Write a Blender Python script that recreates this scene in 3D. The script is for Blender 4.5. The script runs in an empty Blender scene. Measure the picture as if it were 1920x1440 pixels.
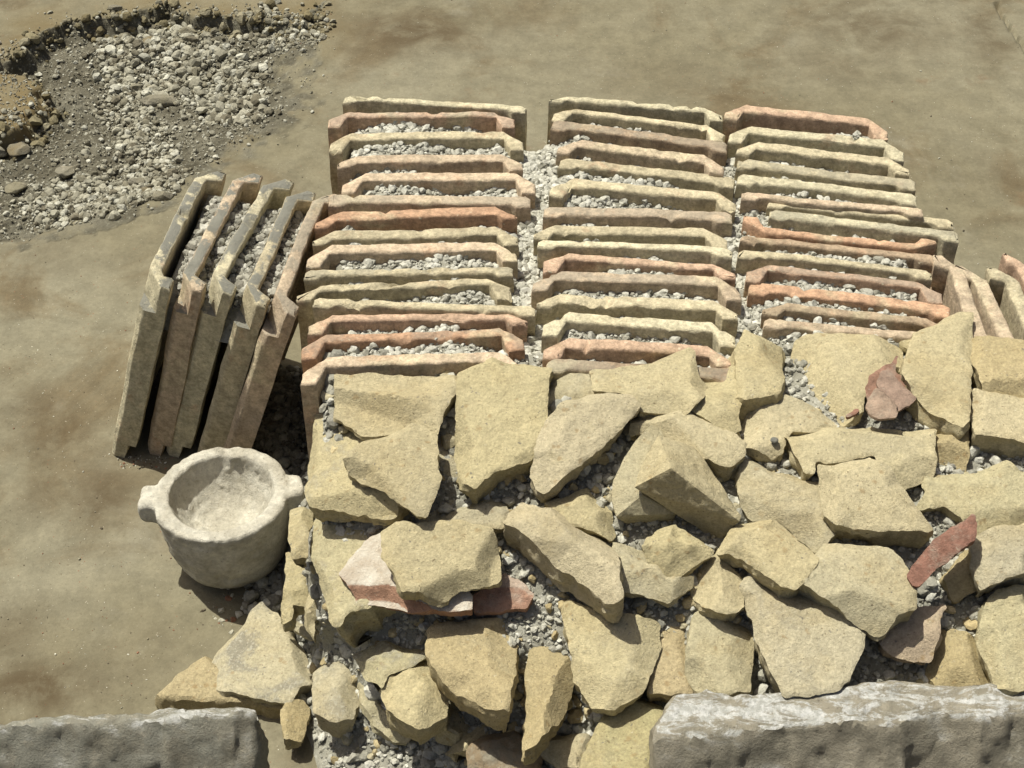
import bpy, math, random
import numpy as np
from mathutils import Vector, Matrix
from mathutils.geometry import delaunay_2d_cdt
random.seed(7); RNG = np.random.default_rng(7)
R = math.radians
SC = bpy.context.scene
COL = SC.collection

# ------------------------------------------------------------------ camera, sky, sun, exposure
PITCH = R(44.0)
FPX = 2636.0 / math.tan(PITCH)                 # focal length in photo pixels (photo 1920 wide)
ZT = 0.60                                      # height of the standing tiles
DC = FPX / 884.0
CAM = np.array([0.0, -DC * math.cos(PITCH), ZT + DC * math.sin(PITCH)])
FW = np.array([0, math.cos(PITCH), -math.sin(PITCH)])
UP = np.array([0, math.sin(PITCH), math.cos(PITCH)])
RT = np.array([1.0, 0, 0])
cd = bpy.data.cameras.new('camera'); cam = bpy.data.objects.new('camera', cd); COL.objects.link(cam)
cam.location = CAM; cam.rotation_euler = (math.pi / 2 - PITCH, 0, 0)
cd.sensor_width = 36; cd.lens = FPX / 1920 * 36; cd.clip_start = 0.05; cd.clip_end = 500
SC.camera = cam

SUN_EL = R(67); SH = np.array([0.82, -0.572])   # where the shadows point on the floor
S_DIR = np.array([-SH[0] * math.cos(SUN_EL), -SH[1] * math.cos(SUN_EL), math.sin(SUN_EL)])
w = bpy.data.worlds.new('World'); SC.world = w; w.use_nodes = True
nt = w.node_tree; bg = nt.nodes['Background']
sky = nt.nodes.new('ShaderNodeTexSky'); sky.sky_type = 'NISHITA'; sky.sun_disc = False
sky.sun_elevation = SUN_EL; sky.sun_rotation = math.atan2(S_DIR[0], S_DIR[1]); sky.dust_density = 6.0; sky.air_density = 0.8; sky.ozone_density = 0.2
sky.altitude = 50
nt.links.new(sky.outputs[0], bg.inputs[0]); bg.inputs[1].default_value = 0.06
sd = bpy.data.lights.new('sun', 'SUN'); sd.energy = 4.3; sd.angle = R(0.5); sd.color = (1.0, 0.97, 0.865)
sun = bpy.data.objects.new('sun', sd); COL.objects.link(sun)
sun.rotation_euler = Vector(-S_DIR).to_track_quat('-Z', 'Y').to_euler(); sun.location = (-2, 4, 8)
SC.view_settings.view_transform = 'Standard'; SC.view_settings.look = 'None'
SC.view_settings.exposure = 0.46; SC.view_settings.gamma = 1.0

# ------------------------------------------------------------------ pixel -> place helpers
def ray(u, v):
    return FW * FPX + RT * (u - 960.0) + UP * (720.0 - v)
def P(u, v, z):
    r = ray(u, v); return CAM + r * ((z - CAM[2]) / r[2])
def Pplane(u, v, o, n):
    r = ray(u, v); return CAM + r * (np.dot(o - CAM, n) / np.dot(r, n))

# ------------------------------------------------------------------ noise (numpy)
def _hash(ix, iy, iz, seed):
    h = (ix * 374761393 + iy * 668265263 + iz * 2147483647 + seed * 974711) & 0xFFFFFFFF
    h = ((h ^ (h >> 13)) * 1274126177) & 0xFFFFFFFF
    h = ((h ^ (h >> 16)) * 2246822519) & 0xFFFFFFFF
    return ((h ^ (h >> 15)) & 0xFFFFFF) / float(0xFFFFFF)
def vnoise(p, seed=0):
    p = np.asarray(p, float); i = np.floor(p).astype(np.int64); f = p - i
    f = f * f * (3 - 2 * f); x, y, z = i[:, 0], i[:, 1], i[:, 2]; fx, fy, fz = f[:, 0], f[:, 1], f[:, 2]
    def c(a, b, d): return _hash(x + a, y + b, z + d, seed)
    x00 = c(0,0,0)*(1-fx)+c(1,0,0)*fx; x10 = c(0,1,0)*(1-fx)+c(1,1,0)*fx
    x01 = c(0,0,1)*(1-fx)+c(1,0,1)*fx; x11 = c(0,1,1)*(1-fx)+c(1,1,1)*fx
    return ((x00*(1-fy)+x10*fy)*(1-fz) + (x01*(1-fy)+x11*fy)*fz) * 2 - 1
def fbm(p, scale, oct=4, seed=0, gain=0.5):
    p = np.asarray(p, float) * scale; a = 1.0; s = 0; t = 0
    for k in range(oct):
        s = s + a * vnoise(p + 17.3 * k, seed + k); t += a; a *= gain; p = p * 2.03
    return s / t
def smooth(t):
    t = np.clip(t, 0, 1); return t * t * (3 - 2 * t)
def seg_dist(pts, poly, closed=True):
    poly = np.asarray(poly, float); A = poly if closed else poly[:-1]
    B = np.roll(poly, -1, 0) if closed else poly[1:]
    out = np.full(len(pts), 1e9)
    for a, b in zip(A, B):
        d = b - a; L = max(np.dot(d, d), 1e-12)
        t = np.clip(((pts - a) @ d) / L, 0, 1)
        q = pts - (a + t[:, None] * d); out = np.minimum(out, np.hypot(q[:, 0], q[:, 1]))
    return out
def inside(pts, poly):
    poly = np.asarray(poly, float); x, y = pts[:, 0], pts[:, 1]; res = np.zeros(len(pts), bool)
    j = len(poly) - 1
    for i in range(len(poly)):
        xi, yi = poly[i]; xj, yj = poly[j]
        c = ((yi > y) != (yj > y)) & (x < (xj - xi) * (y - yi) / (yj - yi + 1e-15) + xi)
        res ^= c; j = i
    return res

# ------------------------------------------------------------------ materials
class NB:
    def __init__(s, name):
        s.m = bpy.data.materials.new(name); s.m.use_nodes = True; s.t = s.m.node_tree
        s.b = s.t.nodes['Principled BSDF']; s.b.inputs['Roughness'].default_value = 0.93
        s.b.inputs['Specular IOR Level'].default_value = 0.15
    def n(s, typ, **kw):
        o = s.t.nodes.new(typ)
        for k, v in kw.items(): setattr(o, k, v)
        return o
    def l(s, a, b): s.t.links.new(a, b)
    def coords(s, rnd=True):
        tc = s.n('ShaderNodeTexCoord'); 
        if not rnd: return tc.outputs['Object']
        oi = s.n('ShaderNodeObjectInfo'); mp = s.n('ShaderNodeVectorMath', operation='MULTIPLY_ADD')
        cb = s.n('ShaderNodeCombineXYZ')
        for i in range(3): s.l(oi.outputs['Random'], cb.inputs[i])
        s.l(cb.outputs[0], mp.inputs[0]); mp.inputs[1].default_value = (37, 53, 71)
        s.l(tc.outputs['Object'], mp.inputs[2]); return mp.outputs[0]
    def noise(s, co, scale, detail=5, rough=0.6, dist=0.0):
        o = s.n('ShaderNodeTexNoise'); o.inputs['Scale'].default_value = scale; o.inputs['Detail'].default_value = detail
        o.inputs['Roughness'].default_value = rough; o.inputs['Distortion'].default_value = dist
        s.l(co, o.inputs['Vector']); return o.outputs['Fac']
    def vor(s, co, scale, feat='F1', out='Distance'):
        o = s.n('ShaderNodeTexVoronoi', feature=feat); o.inputs['Scale'].default_value = scale
        s.l(co, o.inputs['Vector']); return o.outputs[out]
    def ramp(s, fac, a, b, lo=0.0, hi=1.0):
        o = s.n('ShaderNodeMapRange'); o.interpolation_type = 'SMOOTHSTEP'
        for i, v in ((1, a), (2, b), (3, lo), (4, hi)): o.inputs[i].default_value = v
        s.l(fac, o.inputs[0]); return o.outputs[0]
    def math(s, op, a, b):
        o = s.n('ShaderNodeMath', operation=op)
        for i, v in ((0, a), (1, b)):
            if isinstance(v, (int, float)): o.inputs[i].default_value = v
            else: s.l(v, o.inputs[i])
        return o.outputs[0]
    def mix(s, fac, a, b, mode='MIX'):
        o = s.n('ShaderNodeMix', data_type='RGBA', blend_type=mode)
        for i, v in ((0, fac), (6, a), (7, b)):
            if isinstance(v, (int, float)): o.inputs[i].default_value = v
            elif isinstance(v, tuple): o.inputs[i].default_value = (*v, 1)
            else: s.l(v, o.inputs[i])
        return o.outputs[2]
    def grey(s, fac):      # scalar -> colour
        o = s.n('ShaderNodeCombineColor')
        for i in range(3): s.l(fac, o.inputs[i])
        return o.outputs[0]
    def bump(s, h, strength, dist, prev=None):
        o = s.n('ShaderNodeBump'); o.inputs['Strength'].default_value = strength; o.inputs['Distance'].default_value = dist
        s.l(h, o.inputs['Height'])
        if prev: s.l(prev, o.inputs['Normal'])
        return o.outputs[0]
    def up(s, a, b):       # share of the surface that faces up, for settled dust
        g = s.n('ShaderNodeNewGeometry'); x = s.n('ShaderNodeSeparateXYZ'); s.l(g.outputs['Normal'], x.inputs[0])
        return s.ramp(x.outputs[2], a, b)
    def done(s, col, nrm=None):
        s.l(col, s.b.inputs['Base Color'])
        if nrm: s.l(nrm, s.b.inputs['Normal'])
        return s.m
def objinfo(b):
    o = b.n('ShaderNodeObjectInfo'); return o.outputs['Color'], o.outputs['Alpha']

def mat_tile():
    b = NB('fired_clay'); co = b.coords(); oc, oa = objinfo(b)
    c = b.mix(b.ramp(b.noise(co, 5, 5, .62, .6), .50, .68, 0, .75), oc, (.54, .475, .31))
    c = b.mix(b.ramp(b.noise(co, 9, 6, .7), .56, .72, 0, .55), c, (.47, .29, .18))
    c = b.mix(b.ramp(b.noise(co, 3.2, 6, .65), .60, .72, 0, .6), c, (.26, .195, .11))
    c = b.mix(1.0, c, b.grey(b.ramp(b.noise(co, 38, 7, .75), .27, .73, .60, 1.26)), 'MULTIPLY')
    c = b.mix(1.0, c, b.grey(b.ramp(b.noise(co, 140, 5, .7), .3, .7, .8, 1.15)), 'MULTIPLY')
    c = b.mix(b.ramp(b.noise(co, 210, 3, .6), .66, .72, 0, .6), c, (.13, .09, .05))
    c = b.mix(b.ramp(b.noise(co, 95, 2, .5), .69, .74, 0, .7), c, (.55, .50, .36))
    g = b.math('MULTIPLY', b.math('MULTIPLY', b.ramp(b.noise(co, 8, 7, .7), .44, .50), oa), b.up(.6, .9))      # grey mortar still stuck on
    c = b.mix(g, c, (.205, .20, .165))
    n = b.bump(b.noise(co, 30, 7, .75), .7, .008); n = b.bump(b.noise(co, 150, 5, .75), .8, .004, n)
    return b.done(c, n)
def mat_tuff():
    b = NB('yellow_tuff'); co = b.coords(); oc, oa = objinfo(b)
    c = b.mix(b.ramp(b.noise(co, 6, 5, .6, .4), .45, .70, 0, .45), oc, (.40, .32, .165))
    c = b.mix(b.ramp(b.noise(co, 16, 6, .7), .52, .74, 0, .5), c, (.50, .43, .255))
    c = b.mix(1.0, c, b.grey(b.ramp(b.noise(co, 60, 6, .75), .25, .75, .84, 1.12)), 'MULTIPLY')
    c = b.mix(1.0, c, b.grey(b.ramp(b.noise(co, 170, 5, .75), .28, .72, .78, 1.16)), 'MULTIPLY')
    nv = b.n('ShaderNodeTexNoise'); nv.inputs['Scale'].default_value = 55; nv.inputs['Detail'].default_value = 4; b.l(co, nv.inputs['Vector'])
    wv = b.n('ShaderNodeVectorMath', operation='MULTIPLY_ADD'); b.l(nv.outputs['Color'], wv.inputs[0]); wv.inputs[1].default_value = (.022, .022, .022); b.l(co, wv.inputs[2]); cw = wv.outputs[0]
    sp = b.math('MULTIPLY', b.ramp(b.vor(cw, 38), .10, .30, 1, 0), b.ramp(b.noise(co, 9, 2), .50, .60))
    c = b.mix(b.math('MULTIPLY', sp, .5), c, (.27, .18, .075))
    c = b.mix(b.ramp(b.noise(co, 150, 4, .6), .635, .70, 0, .75), c, (.13, .10, .052))
    sp2 = b.math('MULTIPLY', b.ramp(b.vor(cw, 75), .11, .22, 1, 0), b.ramp(b.noise(co, 23, 2), .55, .62))
    c = b.mix(b.math('MULTIPLY', sp2, .7), c, (.13, .125, .11))
    c = b.mix(b.ramp(b.noise(co, 130, 3, .6), .66, .72, 0, .65), c, (.56, .51, .36))
    c = b.mix(b.ramp(b.noise(co, 3.5, 3, .6), .5, .68, 0, .2), c, (.36, .32, .20))
    d = b.math('MULTIPLY', b.math('MULTIPLY', b.ramp(b.noise(co, 8, 7, .72), .47, .60), b.up(.75, .95)), oa)
    c = b.mix(d, c, b.mix(b.ramp(b.noise(co, 160, 3), .5, .62), (.215, .205, .165), (.38, .37, .31)))
    n = b.bump(b.noise(co, 42, 7, .75), .8, .008); n = b.bump(b.noise(co, 180, 5, .75), .9, .004, n)
    n = b.bump(sp, -.5, .003, n)
    return b.done(c, n)
def mat_floor():
    b = NB('mortar_floor'); co = b.coords(False)
    a = b.n('ShaderNodeAttribute', attribute_name='soil'); so = a.outputs['Fac']
    c = b.mix(b.ramp(b.noise(co, .9, 5, .6, .5), .36, .66), (.155, .138, .088), (.196, .180, .124))
    c = b.mix(b.ramp(b.noise(co, 1.7, 6, .62, .8), .49, .68, 0, .85), c, (.112, .086, .048))
    c = b.mix(b.ramp(b.noise(co, 2.6, 6, .65, .4), .57, .72, 0, .55), c, (.225, .21, .155))
    c = b.mix(b.ramp(b.noise(co, 4.5, 4, .6), .63, .75, 0, .5), c, (.150, .098, .055))
    c = b.mix(1.0, c, b.grey(b.ramp(b.noise(co, 11, 10, .74), .27, .73, .80, 1.18)), 'MULTIPLY')
    c = b.mix(1.0, c, b.grey(b.ramp(b.noise(co, 75, 8, .8), .3, .7, .90, 1.10)), 'MULTIPLY')
    c = b.mix(b.ramp(b.noise(co, 110, 4, .65), .62, .70, 0, .6), c, (.085, .07, .042))
    c = b.mix(b.math('MULTIPLY', b.ramp(b.vor(co, 95), .10, .17, 1, 0), b.ramp(b.noise(co, 31, 2), .55, .62)), c, (.30, .27, .20))
    c = b.mix(b.math('MULTIPLY', b.ramp(b.vor(co, 61), .07, .13, 1, 0), b.ramp(b.noise(co, 17, 2), .56, .62)), c, (.19, .10, .06))
    c = b.mix(b.ramp(b.noise(co, 120, 3, .6), .70, .745, 0, .8), c, (.46, .43, .33))
    oc = b.n('ShaderNodeAttribute', attribute_name='ochre').outputs['Fac']
    c = b.mix(b.math('MULTIPLY', oc, b.ramp(b.noise(co, 6, 6, .65), .3, .6, .35, .9)), c, (.135, .100, .045))
    stn = b.n('ShaderNodeAttribute', attribute_name='stain').outputs['Fac']
    c = b.mix(b.math('MULTIPLY', stn, b.ramp(b.noise(co, 7, 7, .7, .5), .32, .62, .2, .95)), c, (.070, .050, .026))
    s = b.mix(b.ramp(b.noise(co, 5, 6, .65), .38, .64), (.085, .077, .053), (.150, .140, .103))
    s = b.mix(b.ramp(b.noise(co, 60, 6, .7), .52, .70, 0, .7), s, (.27, .26, .195))
    s = b.mix(b.ramp(b.noise(co, 140, 4, .6), .60, .70, 0, .8), s, (.09, .078, .05))
    c = b.mix(so, c, s)
    n = b.bump(b.noise(co, 18, 8, .7), .30, .007); n = b.bump(b.noise(co, 130, 5, .7), .45, .003, n)
    n = b.bump(b.math('MULTIPLY', b.noise(co, 70, 6, .7), so), .9, .010, n)
    return b.done(c, n)
def mat_fill():
    b = NB('grey_dust'); co = b.coords(False)
    c = b.mix(b.ramp(b.noise(co, 7, 6, .65), .38, .62), (.25, .24, .19), (.37, .36, .295))
    c = b.mix(b.ramp(b.noise(co, 90, 5, .7), .52, .66, 0, .8), c, (.50, .49, .42))
    c = b.mix(b.ramp(b.noise(co, 60, 5, .7), .58, .70, 0, .7), c, (.10, .09, .065))
    return b.done(c, b.bump(b.noise(co, 75, 7, .75), .9, .012))
def mat_pumice():
    b = NB('pumice'); co = b.coords(False)
    a = b.n('ShaderNodeVertexColor', layer_name='tone')
    c = b.mix(1.0, a.outputs[0], b.grey(b.ramp(b.noise(co, 130, 4, .65), .25, .75, .72, 1.15)), 'MULTIPLY')
    return b.done(c, b.bump(b.noise(co, 320, 4, .7), .7, .0025))
def mat_limestone():
    b = NB('mortar_limestone'); co = b.coords(False)
    c = b.mix(b.ramp(b.noise(co, 10, 6, .65), .38, .64), (.44, .412, .33), (.60, .575, .48))
    c = b.mix(b.ramp(b.noise(co, 22, 6, .7), .55, .72, 0, .6), c, (.34, .30, .215))
    c = b.mix(b.ramp(b.noise(co, 170, 3, .6), .63, .70, 0, .65), c, (.20, .18, .13))
    c = b.mix(1.0, c, b.grey(b.ramp(b.noise(co, 60, 8, .78), .28, .72, .74, 1.16)), 'MULTIPLY')
    n = b.bump(b.noise(co, 34, 7, .75), .8, .008); n = b.bump(b.noise(co, 160, 5, .75), .9, .0045, n)
    return b.done(c, n)
def mat_wall():
    b = NB('grey_lava_with_lime'); co = b.coords(); oc, oa = objinfo(b)
    c = b.mix(b.ramp(b.noise(co, 9, 6, .68), .38, .64), oc, (.20, .185, .14))
    c = b.mix(b.ramp(b.noise(co, 28, 6, .7), .52, .70, 0, .7), c, (.34, .31, .235))
    c = b.mix(b.ramp(b.noise(co, 130, 4, .65), .60, .70, 0, .6), c, (.10, .078, .06))
    st = b.n('ShaderNodeVectorMath', operation='MULTIPLY'); b.l(co, st.inputs[0]); st.inputs[1].default_value = (.45, 1.2, 1.2)
    lime = b.math('MULTIPLY', b.ramp(b.noise(st.outputs[0], 24, 12, .78, .6), .46, .55), b.up(.60, .90))
    lime = b.math('MAXIMUM', lime, b.ramp(b.noise(co, 12, 7, .75), .69, .73))
    c = b.mix(b.math('MULTIPLY', lime, oa), c, b.mix(b.ramp(b.noise(co, 80, 5, .7), .4, .62), (.36, .36, .325), (.54, .54, .51)))
    n = b.bump(b.noise(co, 55, 8, .78), .9, .007); n = b.bump(b.noise(co, 200, 4, .7), .7, .003, n)
    return b.done(c, n)
def mat_sherd():
    b = NB('pink_pottery'); co = b.coords(); oc, oa = objinfo(b)
    c = b.mix(1.0, oc, b.grey(b.ramp(b.noise(co, 34, 8, .78), .28, .72, .6, 1.3)), 'MULTIPLY')
    c = b.mix(b.ramp(b.noise(co, 120, 4, .65), .60, .68, 0, .6), c, (.36, .30, .23))
    c = b.mix(b.math('MULTIPLY', b.ramp(b.noise(co, 12, 7, .7), .50, .66, 0, .6), b.up(.6, .9)), c, (.33, .29, .225))
    pl = b.math('MULTIPLY', b.ramp(b.noise(co, 9, 7, .7), .28, .38), b.up(.80, .94))
    c = b.mix(b.math('MULTIPLY', pl, oa), c, b.mix(b.ramp(b.noise(co, 25, 8, .75), .35, .68), (.42, .36, .28), (.58, .545, .46)))
    n = b.bump(b.noise(co, 45, 7, .75), .7, .005); n = b.bump(b.noise(co, 180, 4, .7), .8, .003, n)
    return b.done(c, n)
M = dict(tile=mat_tile(), tuff=mat_tuff(), floor=mat_floor(), fill=mat_fill(), pumice=mat_pumice(),
         lime=mat_limestone(), wall=mat_wall(), sherd=mat_sherd())

# ------------------------------------------------------------------ object helpers
def tag(o, label=None, cat=None, group=None, kind=None):
    if label: o['label'] = label
    if cat: o['category'] = cat
    if group: o['group'] = group
    if kind: o['kind'] = kind
    return o
def mesh_obj(name, verts, faces, mat, parent=None, flat=False, origin=None, flatset=None, sharp=None):
    verts = np.asarray(verts, float)
    me = bpy.data.meshes.new(name)
    o3 = np.zeros(3) if origin is None else np.asarray(origin, float)
    me.from_pydata((verts - o3).tolist(), [], faces); me.materials.append(mat)
    sm = np.full(len(me.polygons), not flat)
    if flatset is not None: sm[flatset] = False
    me.polygons.foreach_set('use_smooth', sm); me.update()
    if sharp: me.set_sharp_from_angle(angle=R(sharp))
    o = bpy.data.objects.new(name, me); COL.objects.link(o); o.location = o3
    if parent: o.parent = parent
    return o
def tri_mesh(name, V, T, mat, flat=True):
    me = bpy.data.meshes.new(name); n = len(T)
    me.vertices.add(len(V)); me.vertices.foreach_set('co', np.asarray(V, np.float32).ravel())
    me.loops.add(3 * n); me.loops.foreach_set('vertex_index', np.asarray(T, np.int32).ravel())
    me.polygons.add(n); me.polygons.foreach_set('loop_start', np.arange(n, dtype=np.int32) * 3)
    me.polygons.foreach_set('loop_total', np.full(n, 3, np.int32))
    me.polygons.foreach_set('use_smooth', np.full(n, not flat)); me.materials.append(mat)
    me.update(calc_edges=True); me.validate()
    o = bpy.data.objects.new(name, me); COL.objects.link(o); return o
def grid_faces(nx, ny):
    a = np.arange(nx * ny).reshape(ny, nx)
    return np.stack([a[:-1, :-1], a[:-1, 1:], a[1:, 1:], a[1:, :-1]], -1).reshape(-1, 4)

# ------------------------------------------------------------------ the floor (one sheet, broken open at one corner)
def px0(pts): return np.array([P(u, v, 0)[:2] for u, v in pts])
UPPER = px0([(-420, 150), (-120, 118), (0, 112), (28, 98), (58, 84), (75, 62), (100, 50), (150, 38), (200, 30), (235, 34),
             (262, 18), (300, 6), (335, 22), (372, 30), (400, 24), (430, 34), (462, 40), (485, 34), (500, 20), (520, 46), (560, 50), (585, 22), (600, 6), (606, 40), (602, 66)])
LOWER = px0([(602, 66), (608, 110), (600, 150), (612, 200), (585, 235), (540, 262), (480, 300), (410, 345), (385, 372), (320, 398), (250, 418), (170, 446), (90, 462), (0, 472), (-120, 486), (-420, 500)])
PIT = np.vstack([UPPER, LOWER[1:]])
ISLE = px0([(-150, 140), (-60, 128), (0, 130), (40, 136), (70, 152), (92, 180), (98, 196), (80, 212), (62, 222), (58, 238), (30, 252), (0, 266), (-70, 280), (-150, 285)])
CRACK = px0([(1868, 4), (1880, 30), (1893, 48), (1905, 66), (1930, 104), (1950, 130)])
def axis(lo, hi, step, far):
    d = np.arange(lo, hi + step / 2, step); e = []; x = step
    while x < far: x *= 1.5; e.append(x)
    e = np.array(e); return np.concatenate([(lo - e)[::-1], d, hi + e])
FX = axis(-2.1, 2.1, .0085, 60); FY = axis(-.75, 2.75, .0085, 60)
def floor_h(xy):
    p3 = np.c_[xy, np.zeros(len(xy))]
    h = fbm(p3, 2.2, 4, 3) * .0035
    near = (xy[:, 0] < .1) & (xy[:, 1] > .7) & (xy[:, 0] > -2.6) & (xy[:, 1] < 3.4)
    soil = np.zeros(len(xy)); q = xy[near]
    wv = np.c_[fbm(p3[near], 22, 4, 11), fbm(p3[near], 22, 5, 12)] * .034; wv = wv + np.c_[fbm(p3[near], 6, 3, 13), fbm(p3[near], 6, 3, 14)] * .03
    qw = q + wv; ins = inside(qw, PIT)
    dl = seg_dist(qw, LOWER, False); du = seg_dist(qw, UPPER, False)
    n1 = fbm(p3[near], 5, 5, 21); n2 = fbm(p3[near], 28, 4, 22); n3 = fbm(p3[near], 9, 4, 23)
    dep = -.055 * smooth(du / (.042 + .05 * np.maximum(fbm(p3[near], 12, 3, 25), 0))) * smooth(dl / .38)
    dep = dep - .025 * smooth(1 - du / .10) * smooth(du / .02)
    rid = (.032 * n1 + .014 * np.abs(n2) + .026 * np.maximum(n3, 0) + .008 * fbm(p3[near], 70, 2, 24)) * smooth(np.minimum(du * 2, dl) / .16)
    hp = np.where(ins, dep + rid, h[near])
    isl = inside(qw, ISLE); di = seg_dist(qw, ISLE); ti = smooth(di / .028); hp = np.where(isl, hp * (1 - ti) + (.006 + .004 * n1) * ti, hp)
    hp = np.where(ins & ~isl & (di < .05), hp - .03 * smooth(1 - di / .05), hp)
    s = np.where(ins & ~isl, smooth(dl / .16 + .25 + n2 * 1.2 + n3 * .6), 0.0)
    soil[near] = s; h[near] = hp; och = np.zeros(len(xy)); och[near] = np.where(isl, 1.0, .75 * smooth(1 - du / .25) * (~ins)) * smooth(.9 + n1)
    cr = seg_dist(xy, CRACK, False); cm = cr < (.0055 + .003 * fbm(p3, 20, 2, 15))
    h = np.where(cm, -.05, h); return h, soil, och
GX, GY = np.meshgrid(FX, FY); xy = np.c_[GX.ravel(), GY.ravel()]
fh, fsoil, foch = floor_h(xy)
ff = grid_faces(len(FX), len(FY)); tri = np.vstack([ff[:, [0, 1, 2]], ff[:, [0, 2, 3]]])
ground = tri_mesh('ground', np.c_[xy, fh], tri, M['floor'], flat=False); tag(ground, kind='structure')
at = ground.data.attributes.new('soil', 'FLOAT', 'POINT'); at.data.foreach_set('value', fsoil.astype(np.float32))
STN = [(60,1290,130,60,1),(20,1200,90,70,.6),(110,820,90,60,.8),(190,940,70,70,.8),(40,760,80,60,.6),(90,930,80,50,.6),(350,590,1,1,0),(780,60,150,45,.9),(900,40,80,30,.5),(1640,50,150,60,.7),(1560,120,120,40,.5),(1860,70,60,70,.7),(60,480,120,40,.4),(1240,150,130,40,.35),(250,1230,90,60,.35),(1880,330,120,60,.3)]
fst = np.zeros(len(xy))
for (u, v, ru, rv, k) in STN:
    c0 = P(u, v, 0); ex_ = np.linalg.norm(P(u + ru, v, 0) - c0); ey_ = np.linalg.norm(P(u, v + rv, 0) - c0)
    fst = np.maximum(fst, k * np.exp(-((xy[:, 0] - c0[0]) / ex_) ** 2 - ((xy[:, 1] - c0[1]) / ey_) ** 2))
at = ground.data.attributes.new('stain', 'FLOAT', 'POINT'); at.data.foreach_set('value', fst.astype(np.float32))
at = ground.data.attributes.new('ochre', 'FLOAT', 'POINT'); at.data.foreach_set('value', foch.astype(np.float32))

# ------------------------------------------------------------------ roof tiles (tegulae stood on end)
SUB = [3, 4, 30, 4, 3, 6, 5, 30, 5, 6]
def profile(W, t, Fl, Fr, c, fl, inset):
    h = W / 2; fw, sl = .034, .016; e = .012
    Fl2 = Fl * fl + e * (1 - fl); Fr2 = Fr * fl + e * (1 - fl)
    cx = c * .052 + (1 - c) * e; cyl = c * (t + Fl * .30) + (1 - c) * e; cyr = c * (t + Fr * .30) + (1 - c) * e
    k = np.array([(-h, -Fl2), (-h + fw, -Fl2), (-h + fw + sl, 0), (h - fw - sl, 0), (h - fw, -Fr2), (h, -Fr2),
                  (h, t - cyr), (h - cx, t), (-h + cx, t), (-h, t - cyl)])
    pts = []
    for i in range(10):
        a, b = k[i], k[(i + 1) % 10]
        for j in range(SUB[i]): pts.append(a + (b - a) * j / SUB[i])
    p = np.array(pts)
    tg = np.roll(p, -1, 0) - np.roll(p, 1, 0); nr = np.c_[tg[:, 1], -tg[:, 0]]; nr /= np.linalg.norm(nr, axis=1)[:, None] + 1e-9
    p = p - nr * inset
    return p
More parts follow.
